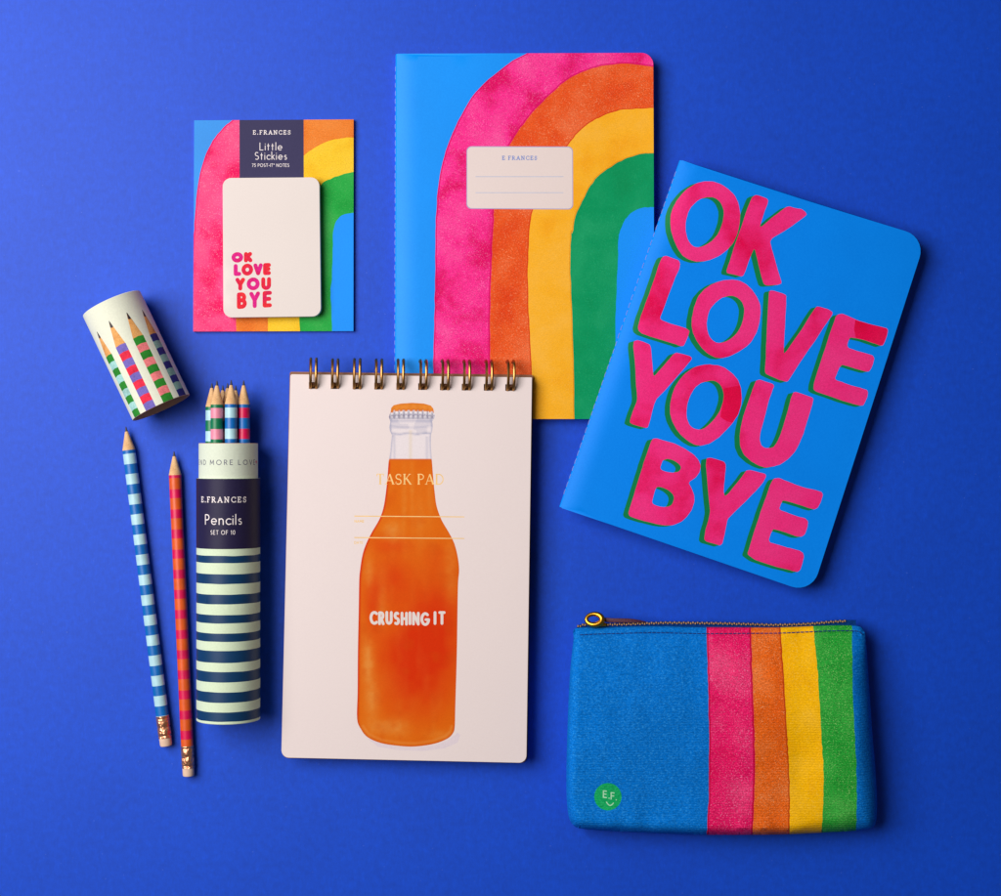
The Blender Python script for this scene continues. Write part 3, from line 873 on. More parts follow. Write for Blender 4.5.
# ------------------------------------------------------------------ task pad
BL = zoomed(340, 395, 5.12, [(250,327),(243,420),(235,500),(222,580),(200,640),(165,700),(135,760),(115,820),(103,896)]) + zoomed(275, 560, 3.777, [(318,80),(316,200),(313,350),(312,500),(310,600)])
BR = zoomed(340, 395, 5.12, [(470,327),(477,420),(485,500),(495,570),(520,640),(555,700),(585,760),(603,830),(610,896)]) + zoomed(275, 560, 3.777, [(692,80),(690,150),(687,350),(681,560),(679,630)])
BOT = zoomed(275, 560, 3.777, [(672,655),(650,676),(600,695),(530,705),(470,703),(400,692),(350,670),(325,640)])
_bl = np.array(BL); _br = np.array(BR)
def bottle_paint(x, y):
    xl = np.interp(y, _bl[:, 1], _bl[:, 0]); xr = np.interp(y, _br[:, 1], _br[:, 0])
    w = xr - xl; t = (x - xl) / w
    G = lambda cx, cy, rx, ry: np.exp(-(((x - cx) / rx) ** 2 + ((y - cy) / ry) ** 2))
    n1 = vnoise(x, y, 14) * .6 + vnoise(x + 50, y, 6) * .4
    n2 = vnoise(x + 90, y + 20, 3.5)
    c = np.zeros((len(x), 3))
    base = np.array((222, 104, 8.)); deep = np.array((214, 48, 0.)); lite = np.array((228, 146, 66.)); dark = np.array((206, 76, 0.))
    wd = 1.0 * G(420, 655, 40, 36) + .6 * G(436, 610, 26, 30) + .5 * G(395, 580, 20, 25) + .45 * G(372, 600, 10, 30) + .35 * G(415, 700, 36, 26) + .25 * G(440, 560, 20, 18) + .35 * G(390, 545, 22, 8)
    wd = np.clip(wd * 1.12 * (.85 + .45 * n1), 0, 1)
    wl = .75 * G(368, 662, 6, 22) + .6 * G(372, 700, 8, 20) + .65 * G(388, 728, 18, 8) + .6 * G(393, 531, 9, 10) + .45 * G(368, 572, 5, 14) + .3 * G(450, 570, 6, 30) + .3 * G(420, 520, 6, 30) + .35 * G(412, 490, 2.5, 30) + .35 * G(440, 735, 14, 5)
    wl = wl + .3 * G(382, 600, 5, 26) + .28 * G(404, 500, 3, 36) + .22 * G(430, 500, 3, 30) + .10 * np.clip((vnoise(x * 1.6, y * .5 + 11, 11) - .5) * 2.0, 0, 1)
    wl = np.clip(wl * (.65 + .5 * n2 + .3 * n1), 0, .8)
    c[:] = base
    c += (deep - base) * wd[:, None]
    c += (lite - c) * wl[:, None]
    wdk = np.clip((n1 - .58) * .9, 0, .4) + .25 * G(440, 480, 5, 30)
    c += (dark - c) * np.clip(wdk, 0, .6)[:, None]
    el = np.clip(1 - (x - xl) / 2.6, 0, 1) * np.clip((y - 460) / 4, 0, 1)
    c += (np.array((206, 34, 14.)) - c) * (el * .85)[:, None]
    er = np.clip(1 - (xr - x) / 2.0, 0, 1) * .4
    c += (np.array((206, 84, 20.)) - c) * er[:, None]
    # rounded foot outline
    d = np.full(len(x), 99.)
    bt = np.array([BL[-1]] + BOT[::-1] + [BR[-1]])
    for a, b in zip(bt[:-1], bt[1:]):
        ab = b - a; q = np.clip(((x - a[0]) * ab[0] + (y - a[1]) * ab[1]) / (ab @ ab), 0, 1)
        d = np.minimum(d, np.hypot(x - a[0] - q * ab[0], y - a[1] - q * ab[1]))
    c += (np.array((196, 84, 34.)) - c) * (np.clip(1 - d / 1.3, 0, 1) * .7)[:, None]
    c += (np.array((232, 156, 90.)) - c) * (np.exp(-((d - 3.2) / 1.3) ** 2) * .4 * (y > 725))[:, None]
    # surface line of the drink
    c += (np.array((206, 92, 24.)) - c) * (np.exp(-((y - 459.6) / .9) ** 2) * .6)[:, None]
    # glass neck
    neck = y < 459.0
    gl = np.array((233, 222, 224.))
    g = np.repeat(gl[None, :], len(x), 0)
    nxl = np.interp(y, [419, 422, 432, 436, 440, 459], [391, 389.7, 390.2, 392.2, 391.6, 389.6])
    nxr = np.interp(y, [419, 422, 432, 436, 440, 459], [431, 432.6, 432.4, 431, 430.8, 431.8])
    ln = lambda dd, s: np.exp(-(dd / s) ** 2)
    shade = .55 * ln(x - nxl - .4, 1.0) + .55 * ln(x - nxr + .4, 1.0) + .5 * ln(y - 433.6 - .6 * np.sin(x * .35), 1.0) * (.5 + n2) + .4 * ln(y - 420.8 - .0012 * (x - 411) ** 2, 1.3) + .3 * ln(y - 427.5 + .004 * (x - 411) ** 2, .9) + .35 * ln(x - 394.5, 1.0) * (y > 434) + .3 * ln(x - 427, 1.4) * (y > 436) + .22 * (n1 > .5) * (y < 434)
    g += (np.array((160, 160, 186.)) - g) * np.clip(shade, 0, .8)[:, None]
    g += (np.array((226, 208, 186.)) - g) * (.6 * ln(x - 410.5, 1.6) * (y > 430))[:, None]
    c = np.where(neck[:, None], g, c)
    # crown cap: orange top, silver crimped skirt with beaded teeth
    ph = (x - 389.6) / 42.6 * 9 * np.pi
    arch = .0030 * (x - 411.5) ** 2
    sk = 409.4 + arch * 1.1 + 1.7 * np.abs(np.sin(ph))
    cap = y < 419.5
    silver = np.repeat(np.array((222, 216, 222.))[None, :], len(x), 0) + (n2[:, None] - .5) * 30
    bead = ln(y - (411.6 + arch), 1.5) * np.abs(np.sin(ph)) ** 2
    groove = np.clip(np.cos(2 * ph) * .5 + .5, 0, 1) ** 3 * np.clip((y - sk) / 2.0, 0, 1)
    silver = silver + (np.array((104, 98, 124.)) - silver) * (.62 * groove)[:, None]
    silver = silver + (np.array((252, 248, 250.)) - silver) * (.8 * bead)[:, None]
    silver = silver + (np.array((110, 104, 132.)) - silver) * (.6 * ln(y - (415.0 + arch + .8 * np.cos(2 * ph)), .7))[:, None]
    silver = silver + (np.array((150, 146, 166.)) - silver) * (.6 * ln(y - 418.6, .9))[:, None]
    top = np.array((228, 134, 44.)) + (n2[:, None] - .5) * 16
    top = top + (np.array((210, 104, 26.)) - top) * (.7 * ln(y - sk, 1.6))[:, None]
    top = top + (np.array((214, 112, 30.)) - top) * (.5 * ln(y - 403.6 - arch * .5, 1.0))[:, None]
    cc = np.where((y < sk)[:, None], top, silver)
    c = np.where(cap[:, None], cc, c)
    c = np.clip(c, 0, 255) / 255.0
    return np.where(c <= 0.04045, c / 12.92, ((c + 0.055) / 1.055) ** 2.4)

RING_X = [313, 335, 356.8, 378.5, 400.5, 422.4, 444.2, 466, 488, 509.6]
def build_task_pad():
    t = thing('task_pad', 'white spiral task pad printed with an orange soda bottle', 'notepad', P(407, 567, 0))
    ztop = lambda x, y: 23.5 + (760 - y) * 0.006
    zlow = lambda x, y: .9 + (760 - y) * 0.0400
    out = round_poly([(290.4, 374.2), (531.9, 377.4), (526.3, 763.0), (281.3, 757.6)], [2, 1, 7.5, 7.5])
    L = []
    capl = zoomed(340, 395, 5.12, [(262,66),(275,52),(310,44),(370,40),(430,44),(465,54),(478,70),(480,85),(486,100),(486,114),(478,126)])
    right = zoomed(340, 395, 5.12, [(472,135),(475,160),(472,185),(466,205),(465,250),(467,290)])
    left = zoomed(340, 395, 5.12, [(258,290),(260,250),(266,205),(256,185),(252,165),(258,138),(254,125),(250,112),(254,100),(260,85)])
    bott = capl + right + [tuple(p) for p in spline(BR + BOT + BL[::-1], 4)] + left
    wash = zoomed(275, 560, 3.777, [(345,672),(400,694),(470,706),(540,708),(610,698),(655,680),(690,652),(700,662),(690,690),(640,712),(560,722),(460,718),(390,706)])
    L.append(('wash', [wash], 'any'))
    L.append(('bottle', [bott], 'any'))
    L.append(('gold', text('TASK PAD', 410.0, 484.2, 10.0, 66.5, 1.55, 'serif', .20, .004, 8, False), 'any'))
    L.append(('gold', [[(354.3, 515.6), (464.3, 516.5), (464.3, 517.4), (354.3, 516.6)], [(354.3, 537.1), (464.3, 538.1), (464.3, 539.0), (354.3, 538.1)]], 'any'))
    L.append(('gold', text('NAME', 359.3, 522.4, 2.3, 9.2, .5, 'sans', .3) + text('DATE', 358.6, 543.8, 2.3, 8.2, .5, 'sans', .3), 'any'))
    L.append(('white', text('CRUSHING', 399.2, 623.9, 11.0, 56.6, 2.8, 'sans', .50, .018, 8, True, .3) + text('IT', 439.6, 623.6, 11.0, 9.2, 2.8, 'sans', .62, .0, 8), 'any'))
    holes = []
    for i, x in enumerate(RING_X):
        y = 385.4 + (x - 313) * .0108
        holes.append(rect(x - 4.2, y - 3.3, x + 4.3, y + 3.3))
    L.append(('hole', holes, 'any'))
    wc = np.array(lin((222, 206, 222)))
    spec = {'cover': ('cover', M['pad']), 'bottle': ('bottle_print', M['paint'], bottle_paint), 'gold': ('gold_print', M['gold_ink']),
            'white': ('slogan', M['note']), 'hole': ('cover', M['pad']), 'wash': ('cover', paper('lavender_wash', (224, 209, 215), 0.6, .25, .03))}
    st = grid(360, 462, 402, 750, 1.25)
    st = [q for q in st if q[0] > np.interp(q[1], _bl[:, 1], _bl[:, 0]) - 3 and q[0] < np.interp(q[1], _br[:, 1], _br[:, 0]) + 3]
    art(t, out, L, spec, 'cover', sheet_map(ztop), st, down(1.0), drop=('hole',))
    # leaves under the cover, punched through as well
    pin = round_poly([(291.2, 374.8), (531.4, 378.0), (525.8, 762.2), (282.2, 757.0)], [2, 1, 7, 7])
    art(t, pin, [('hole', holes, 'any')], {'leaf': ('page_block', M['page']), 'hole': ('page_block', M['page'])}, 'leaf', sheet_map(lambda x, y: ztop(x, y) - 1.2), [], lambda p, w: [(w[0], w[1], float(zlow(p[0], p[1])) + 2.3)], drop=('hole',))
    bo = round_poly([(289.8, 371.6), (533.0, 374.8), (527.2, 763.2), (281.6, 758.0)], [2, 2, 7, 7])
    slab('backing_board', bo, lambda x, y: zlow(x, y) + 2.1, lambda x, y: zlow(x, y), M['board'], t)
    for i, x in enumerate(RING_X):
        y = 385.4 + (x - 313) * .0108
        zc = float(ztop(x, y)) - 1.8
        R = 14.2 + random.uniform(-.35, .35); tw = random.uniform(-.5, .6)
        yc = y - 12.0
        cx, cy, _ = P(x, yc, zc)
        mb = MB()
        pts = []
        # twin loop: up from the hole, over the top edge, round underneath
        def loop(sx, sgn):
            q = []
            for k in range(25):
                a = math.radians(-28 + 236 * k / 24)      # 0 deg = toward the page, going up and over
                lean = (1.6 + tw) * math.sin(math.radians(236 * k / 24) * .7)
                q.append((cx + sx + lean, cy - R * math.cos(a), zc + (8.5 if a < math.pi else 5.6) * math.sin(a)))
            return q
        l1, l2 = loop(-3.0 + random.uniform(-.35, .25), -1), loop(2.4 + random.uniform(-.25, .4), 1)
        bend = []
        for k in range(1, 7):
            a = math.pi * k / 7
            p0, p1 = np.array(l1[0]), np.array(l2[0])
            m = (p0 + p1) / 2
            bend.append(m - (p1 - p0) / 2 * math.cos(a) + np.array((0, .6, -2.4)) * math.sin(a))
        path = l1[::-1] + bend + l2
        mesh_obj('binding_ring', *tube(path, 1.45, 8), M['brass'], t)
build_task_pad()

# ------------------------------------------------------------------ pencils
PGROUP = 'striped pencils'
def lathe_part(name, prof, mat, parent, n=26, midx=None, caps=(False, False)):
    """prof: (position along +Y, radius) in px"""
    V, F, MI = [], [], []
    for (p, r) in prof:
        for k in range(n):
            a = 2 * math.pi * k / n
            V.append((r * math.cos(a), p, r * math.sin(a)))
    for i in range(len(prof) - 1):
        for k in range(n):
            F.append((i * n + k, (i + 1) * n + k, (i + 1) * n + (k + 1) % n, i * n + (k + 1) % n))
            MI.append(midx[i] if midx else 0)
    if caps[0]: F.append(tuple(range(n))); MI.append(0)
    if caps[1]: F.append(tuple(range((len(prof) - 1) * n, len(prof) * n))[::-1]); MI.append(MI[-1])
    return mesh_obj(name, V, F, mat, parent, MI, local=True)

def make_pencil(label, ca, cb, first, wa, wb, tip, end, r=6.2, L=None, roll=0.0, base_z=None):
    """tip, end: world px points of the axis.  Stripes: a thin ca band, then cb/ca alternating."""
    tip = np.array(tip, float); end = np.array(end, float)
    d = end - tip; Lw = np.linalg.norm(d) if L is None else L
    d = d / np.linalg.norm(d)
    t = bpy.data.objects.new('pencil', None); COL.objects.link(t)
    t.empty_display_size = .01
    zax = np.array((0, 0, 1.0)); zax = zax - d * (zax @ d); zax /= np.linalg.norm(zax)
    xax = np.cross(d, zax)
    mt = Matrix(((xax[0], d[0], zax[0]), (xax[1], d[1], zax[1]), (xax[2], d[2], zax[2]))).to_4x4()
    mt = mt @ Matrix.Rotation(roll, 4, 'Y')
    mt.translation = Vector([v * S for v in tip])
    t.matrix_world = mt
    tag(t, label, 'pencil', PGROUP)
    lathe_part('lead', [(0, .35), (.6, .55), (5.2, 1.5)], M['lead'], t, 14, None, (True, False))
    # scalloped wood cone
    lathe_part('sharpened_wood', [(5.0, 1.56), (14, 3.9), (22.6, r - .15), (23.6, r)], M['wood'], t)
    fs = Lw - 30.4
    stops = [23.6, first]; mi = [0]
    p = first; k = 1
    while p < fs - .5:
        q = min(fs, p + (wb if k % 2 else wa)); stops.append(q); mi.append(k % 2); p = q; k += 1
    prof, midx = [], []
    for i in range(len(stops) - 1):
        prof.append((stops[i], r)); midx.append(mi[i])
    prof.append((stops[-1], r))
    lathe_part('body', prof, [ca, cb], t, 26, midx)
    fr = r + .25
    fp = [(fs - .2, r + .05), (fs + .1, fr)]
    for a, b_ in ((1.5, 0), (2.2, -.4), (2.9, 0), (9.8, 0), (10.4, -.35), (11.4, -.35), (12, 0), (18.8, 0), (19.5, -.4), (20.2, 0), (21.8, 0)):
        fp.append((fs + a, fr + b_))
    fp.append((fs + 22, r - .3))
    ferr = lathe_part('ferrule', fp, M['copper'], t, 30)
    e0 = fs + 21.6
    lathe_part('eraser', [(e0, r - .35), (Lw - 1.6, r - .35), (Lw - .5, r - .8), (Lw, r - 1.9)], M['eraser'], t, 24, None, (False, True))
    return t

def table_pencil(label, ca, cb, first, wa, wb, tip, end, r=6.2):
    return make_pencil(label, ca, cb, first, wa, wb, P(tip[0], tip[1], r + .3), P(end[0], end[1], r + .3), r)
table_pencil('blue and pale aqua striped pencil lying loose on the blue table', M['p_blue'], M['p_light'], 27.2, 9.9, 10.3, (125.9, 426.6), (166.2, 746.2), 6.3)
table_pencil('orange and crimson striped pencil lying loose on the blue table', M['p_red'], M['p_orange'], 26.6, 8.8, 11.2, (174.0, 451.3), (188.6, 776.3), 6.1)

# ------------------------------------------------------------------ pencil tube
TR = 30.9
TX, TY0, TY1 = 228.4, 443.6, 717.6
def tube_axis(y):
    x, Y, z = P(TX, y, TR + .3)
    return x, Y, z
def build_tube():
    t = thing('pencil_tube', 'striped mint and navy cardboard pencil tube without its cap', 'pencil tube', P(TX, 580, 0))
    ax0 = np.array(tube_axis(TY0)); k = (H - TR) / H
    def cyl(R):
        def mp(u, v):
            return np.stack([ax0[0] + R * np.sin(u / R), (CY - v) * k + 0 * u, ax0[2] + R * np.cos(u / R)], 1)
        return mp
    def wall(R, v0, v1): return rect(-math.pi * R + .001, v0, math.pi * R - .001, v1)
    # striped body
    R = TR
    nv = [(554.0, 561.0), (572.0, 581.5), (592.0, 601.5), (612.0, 620.2), (630.0, 638.2), (647.1, 658.9), (667.8, 678.1), (687.8, 698.1), (707.4, 716.7)]
    L = []
    for i, (a, b) in enumerate(nv):
        us = np.linspace(-math.pi * R - 1, math.pi * R + 1, 60)
        up = [(u, a + .45 * (float(vnoise(u + 13 * i, i * 9, 11)) - .5)) for u in us]
        lo = [(u, b + .45 * (float(vnoise(u + 13 * i, i * 9 + 40, 11)) - .5)) for u in us]
        L.append(('navy', [up + lo[::-1]], 'any'))
    st = [(u, v) for u in np.linspace(-math.pi * R, math.pi * R, 72) for v in np.arange(547.5, 720, 9)]
    ol = [(u, 546.9) for u in np.linspace(-math.pi * R, math.pi * R, 72)] + [(u, 718.9) for u in np.linspace(math.pi * R, -math.pi * R, 72)]
    art(t, ol, L, {'mint': ('tube_wall', M['mint']), 'navy': ('tube_wall', M['navy'])}, 'mint', cyl(R), st)
    # label band
    R2 = TR + .12
    ol = [(u, 478.2) for u in np.linspace(-math.pi * R2, math.pi * R2, 72)] + [(u, 547.2) for u in np.linspace(math.pi * R2, -math.pi * R2, 72)]
    tx = text('E.FRANCES', -1.0, 501.2, 5.0, 48.0, .95, 'serif', .46) + text('Pencils', -.5, 523.0, 9.4, 37, 1.0, 'sans', .3) + text('SET OF 10', -.5, 532.8, 3.9, 24, .5, 'sans', .42)
    st = [(u, v) for u in np.linspace(-math.pi * R2, math.pi * R2, 72) for v in np.arange(480, 547, 9)]
    art(t, ol, [('ink', tx, 'any')], {'band': ('label_band', M['tube_navy']), 'ink': ('label_band', M['ink_white'])}, 'band', cyl(R2), st)
    # collar with its motto
    R3 = 28.7
    ol = [(u, 443.6) for u in np.linspace(-math.pi * R3, math.pi * R3, 72)] + [(u, 480.0) for u in np.linspace(math.pi * R3, -math.pi * R3, 72)]
    tx = text('SEND MORE LOVE', -2.0, 464.4, 4.5, 76, .8, 'sans', .62)
    heart = [(39.5 + 2.6 * .0625 * 16 * math.sin(a) ** 3 * .6, 462 - 2.6 * .0625 * (13 * math.cos(a) - 5 * math.cos(2 * a) - 2 * math.cos(3 * a) - math.cos(4 * a)) * .75) for a in np.linspace(0, 2 * math.pi, 24, endpoint=False)]
    st = [(u, v) for u in np.linspace(-math.pi * R3, math.pi * R3, 72) for v in np.arange(446, 480, 8)]
    art(t, ol, [('ink', tx, 'any'), ('red', [heart], 'any')], {'c': ('collar', M['collar']), 'ink': ('collar', M['ink_grey']), 'red': ('collar', M['ink_red'])}, 'c', cyl(R3), st)
    # inside wall, mouth rim, shoulder and foot
    def ringpts(R, v, n=72):
        return [(ax0[0] + R * math.sin(2 * math.pi * q / n), (CY - v) * k, ax0[2] + R * math.cos(2 * math.pi * q / n)) for q in range(n)]
    def stackrings(rs, close_last=False):
        V, F = [], []; n = 72
        for r_, v_ in rs: V += ringpts(r_, v_)
        for i in range(len(rs) - 1):
            for q in range(n): F.append((i * n + q, i * n + (q + 1) % n, (i + 1) * n + (q + 1) % n, (i + 1) * n + q))
        if close_last: F.append(tuple(range((len(rs) - 1) * n, len(rs) * n)))
        return V, F
    V, F = stackrings([(28.7, 443.62), (28.3, 443.2), (27.6, 443.2), (27.4, 443.8), (27.4, 706), ], True)
    mesh_obj('inner_lining', V, F, M['kraft'], t)
    V, F = stackrings([(28.7, 478.3), (30.6, 478.2), (R2, 478.25)])
    mesh_obj('shoulder', V, F, M['mint'], t)
    V, F = stackrings([(30.9, 718.85), (30.5, 719.4), (29.4, 719.6)], True)
    mesh_obj('foot', V, F, M['mint'], t)
    return ax0, k
ax0, tk = build_tube()

def tube_pencil(label, ca, cb, dx, dz, tip_y, lean=0.0, r=6.1):
    k = (H - TR) / H
    tip = (ax0[0] + dx + lean, (CY - tip_y) * k, ax0[2] + dz)
    end = (ax0[0] + dx, (CY - tip_y - 318) * k, ax0[2] + dz)
    return make_pencil(label, ca, cb, 27.0, 10.6, 10.0, tip, end, r)
tube_pencil('pale blue and green striped pencil, leftmost in the open tube', M['p_green'], M['p_light'], -18.9, -8.6, 382.6, 1.2)
tube_pencil('pencil in the tube with its tip just right of the pink and green one', M['p_navy'], M['p_light'], -8.4, -19.4, 384.6, -.4)
tube_pencil('pencil in the tube with its tip between the pale aqua and the crimson striped ones', M['p_orange'], M['p_red'], 3.7, -21.0, 384.6, 0)
tube_pencil('pencil in the tube with its tip just left of the blue and pale aqua one', M['p_navy'], M['p_pink'], -2.4, -9.2, 382.8, 0)
tube_pencil('pink and green striped pencil standing out of the tube, second from left', M['p_green'], M['p_pink'], -11.4, 1.2, 380.6, .4)
tube_pencil('blue and pale aqua striped pencil standing in the middle of the open tube', M['p_blue'], M['p_light'], 3.1, 2.4, 380.2, 0)
tube_pencil('blue and crimson striped pencil, rightmost in the open tube', M['p_blue'], M['p_red'], 15.0, -5.0, 380.2, -.8)

# ------------------------------------------------------------------ tube cap
def build_cap():
    t = thing('tube_cap', 'cream tube cap printed with coloured pencils, lying on its side', 'tube cap', P(137, 355, 0))
    R = 30.2
    A = np.array(P(111.6, 303.6, R + .2)); B = np.array(P(161.2, 407.4, R + .2))
    a = (B - A); Ln = np.linalg.norm(a); a /= Ln
    zz = np.array((0, 0, 1.0)); p = np.cross(a, zz)
    if p[0] < 0: p = -p
    def mp(u, v):
        return A[None, :] + v[:, None] * a + R * (np.sin(u / R)[:, None] * p + np.cos(u / R)[:, None] * zz)
    L = []
    def drawn(u, tipv, c1, c2, w=11.0, vv=8.05, skew=0.0):
        q = lambda pts: [(u + x * (w / 11), v) for x, v in pts]
        body0 = tipv + 26
        L.append(('wood', [q([(-.8, tipv + 2), (.8, tipv + 2), (5.5, body0 + .6), (2.0, body0 - .8), (-1.5, body0 + .6), (-5.5, body0 + .2)])], 'any'))
        L.append(('lead', [q([(-.2, tipv), (.4, tipv), (1.6, tipv + 6.4), (.2, tipv + 7.4), (-1.5, tipv + 6.2)])], 'any'))
        v = body0 - .6; i = 0
        vv = (Ln - v) / 9.0 + .03
        while v < Ln - .5:
            L.append(((c1, c2)[i % 2], [q([(-5.5, v + .4), (0, v - .3), (5.5, v + .3), (5.5, v + vv + .3), (0, v + vv - .3), (-5.5, v + vv + .4)])], 'any'))
            v += vv; i += 1
    D = math.radians
    cols = [('green', 'aqua'), ('violet', 'red'), ('green', 'pink'), ('navy', 'sage')]
    for ang, tv, ci in ((-43, 22.5, 0), (-8, 19.6, 1), (28, 19.0, 2), (62, 21.0, 3), (103, 20, 0), (144, 20, 1), (-160, 20, 2), (-122, 20, 3), (-85, 20, 3)):
        drawn(R * D(ang), tv, *cols[ci])
    N = 80
    ol = [(u, 0.8) for u in np.linspace(-math.pi * R, math.pi * R, N)] + [(u, Ln) for u in np.linspace(math.pi * R, -math.pi * R, N)]
    st = [(u, v) for u in np.linspace(-math.pi * R, math.pi * R, N) for v in np.arange(3, Ln, 8)]
    spec = {'cap': ('cap_wall', M['cap']), 'wood': ('cap_wall', M['dr_wood']), 'lead': ('cap_wall', M['dr_lead'])}
    for k in ('green', 'aqua', 'violet', 'red', 'pink', 'navy', 'sage'): spec[k] = ('cap_wall', M['dr_' + k])
    art(t, ol, L, spec, 'cap', mp, st)
    def rings(rs, close=False):
        V, F = [], []
        n = N
        for r_, v_ in rs:
            for q in range(n):
                an = 2 * math.pi * q / n
                V.append(A + v_ * a + r_ * (math.sin(an) * p + math.cos(an) * zz))
        for i in range(len(rs) - 1):
            for q in range(n): F.append((i * n + q, i * n + (q + 1) % n, (i + 1) * n + (q + 1) % n, (i + 1) * n + q))
        if close: F.append(tuple(range((len(rs) - 1) * n, len(rs) * n)))
        return V, F
    V, F = rings([(R, .8), (R - .25, .25), (R - .9, 0)], True)
    mesh_obj('closed_end', V, F, M['cap'], t)
    V, F = rings([(R, Ln), (R - .3, Ln + .25), (R - 1.3, Ln + .2), (R - 1.6, Ln - .3), (R - 1.6, 3)], True)
    mesh_obj('inner_lining', V, F, M['kraft'], t)
build_cap()

# ------------------------------------------------------------------ zip pouch
def build_pouch():
    t = thing('zip_pouch', 'blue canvas zip pouch with pink, orange, yellow and green stripes', 'pouch', P(720, 730, 0))
    lft = [(575.0, 629.0), (573.6, 640), (571.8, 655), (569.6, 680), (567.8, 720), (566.6, 760), (566.4, 792), (567.6, 810), (569.6, 819.5), (573.4, 825.4), (580, 828.6)]
    bot = [(600, 830.6), (640, 832.8), (680, 834.4), (707, 835.0), (750, 835.0), (789, 834.4), (830, 832.4), (854, 831.0), (868, 829.2)]
    rgt = [(873.4, 826.8), (876.0, 821), (877.0, 808), (876.6, 790), (874.6, 760), (872.4, 735), (870.4, 705), (868.6, 680), (867.0, 655), (865.6, 638), (863.6, 630.4)]
    top = [(859, 626.6), (851, 625.8), (830, 625.8), (813, 626.4), (780, 627.6), (750, 627.6), (706, 627.6), (660, 626.6), (620, 627.2), (595, 628.0)]
    out = spline(lft + bot + rgt + top, 4, True)
    side = np.array(spline(lft + bot + rgt, 4))
    topl = np.array(spline(rgt[-1:] + top + lft[:1], 4))
    def dist(pl, x, y):
        d = np.full(len(x), 1e9)
        for a, b in zip(pl[:-1], pl[1:]):
            ab = b - a; q = np.clip(((x - a[0]) * ab[0] + (y - a[1]) * ab[1]) / (ab @ ab + 1e-9), 0, 1)
            d = np.minimum(d, np.hypot(x - a[0] - q * ab[0], y - a[1] - q * ab[1]))
        return d
    def zf(x, y):
        x = np.atleast_1d(np.asarray(x, float)); y = np.atleast_1d(np.asarray(y, float))
        d = dist(side, x, y); dt = dist(topl, x, y)
        v = np.clip((y - 627) / 205.0, 0, 1)
        zt = 25 + 19 * (1 - (1 - np.clip(v / .5, 0, 1)) ** 2)
        rt = np.clip((x - 800) / 60.0, 0, 1)
        zs = 20.0 + 6 * rt + 3 * np.clip(1 - v * 2, 0, 1) * (1 - rt)
        zt = zt + 4 * rt
        rad = 9.0 + 13.0 * rt - 1.0 * np.clip((640 - x) / 60.0, 0, 1) * np.clip((815 - y) / 20, 0, 1)
        q = np.clip(d / rad, 0, 1)
        z = zs + np.maximum(zt - zs, 2) * np.sqrt(np.clip(1 - (1 - q) ** 2, 0, 1))
        z = z - 2.2 * np.clip(1 - dt / 4.0, 0, 1) ** 2
        z = z - 1.2 * np.exp(-((dt - 6.2) / 1.3) ** 2)
        z = z + 1.6 * (vnoise(x, y, 42) - .5) + 1.1 * (vnoise(x + 70, y * .55, 15) - .5) * np.clip(d / 12, 0, 1)
        z = z + 1.8 * (vnoise(x * .7 + y * .5 + 200, y * .6 - x * .25 + 90, 26) - .5) * np.clip(d / 14, 0, 1)
        # soft pinches along the seams
        z = z + 1.3 * np.sin(x * .19 + 1.5 * np.sin(x * .05)) * np.exp(-np.clip(835 - y, 0, 99) / 12.0) * np.clip(d / 6, 0, 1)
        return z
    L = []
    def edge_line(pts, seed):
        return [(float(np.interp(y, [p[1] for p in pts], [p[0] for p in pts])) + (float(vnoise(seed, y, 4)) - .5), y) for y in np.linspace(600, 850, 60)]
    e0 = [(706.2, 600), (706.4, 628), (707.5, 660), (708.6, 700), (709.0, 740), (708.6, 800), (706.2, 850)]
    e1 = [(750.6, 600), (751.0, 628), (752.6, 680), (754.4, 730), (755.2, 770), (754.0, 810), (751.4, 850)]
    e2 = [(780.0, 600), (780.4, 628), (783.4, 670), (786.4, 720), (789.2, 770), (790.0, 800), (788.6, 850)]
    e3 = [(812.6, 600), (813.4, 628), (817.6, 670), (820.6, 720), (823.6, 770), (823.4, 800), (821.0, 850)]
    e4 = [(851.6, 600), (852.0, 628), (852.6, 680), (854.0, 720), (856.4, 760), (857.0, 800), (856.0, 850)]
    ed = [edge_line(e, 3 + 6 * i) for i, e in enumerate((e0, e1, e2, e3, e4))]
    for i, key in enumerate(('pink', 'orange', 'yellow', 'green')):
        l, r_ = ed[i], ed[i + 1]
        L.append((key, [l + r_[::-1]], 'any'))
        if key == 'pink':
            pe = stroke([(x + .8, y) for x, y in l], 1.5, False, 6) + stroke([(x - 1.0, y) for x, y in r_], 1.8, False, 6)
            L.append(('pink_e', pe, 'any'))
        if key == 'orange':
            L.append(('orange_e', stroke([(x - .8, y) for x, y in r_], 1.4, False, 6), 'any'))
    L.append(('badge', [circle(607.9, 796.9, 13.7, 36)], 'any'))
    def bl(s, cx, base, cap, w): return text(s, cx, base, cap, w, 1.15, 'sans', .3, .12)
    ink = bl('E', 604.9, 797.6, 6.4, 3.0) + bl('F', 612.6, 799.4, 6.4, 3.0) + [circle(609.1, 798.4, .65, 6), circle(616.2, 800.0, .65, 6)]
    ink += stroke([(606.4 + 7.0 * k / 8, 802.2 + 1.0 * k / 8 + 2.9 * math.sin(math.pi * k / 8)) for k in range(9)], 1.0, True, 6)
    L.append(('ink', ink, 'any'))
    spec = {'blue': ('canvas_body', M['cv_blue']), 'pink': ('canvas_body', M['cv_pink']), 'orange': ('canvas_body', M['cv_orange']),
            'yellow': ('canvas_body', M['cv_yellow']), 'green': ('canvas_body', M['cv_green']), 'pink_e': ('canvas_body', M['cv_pink_edge']),
            'orange_e': ('canvas_body', M['cv_orange_edge']), 'badge': ('badge', M['badge']), 'ink': ('badge', M['badge_ink'])}
    st = grid(565, 880, 624, 838, 3.4)
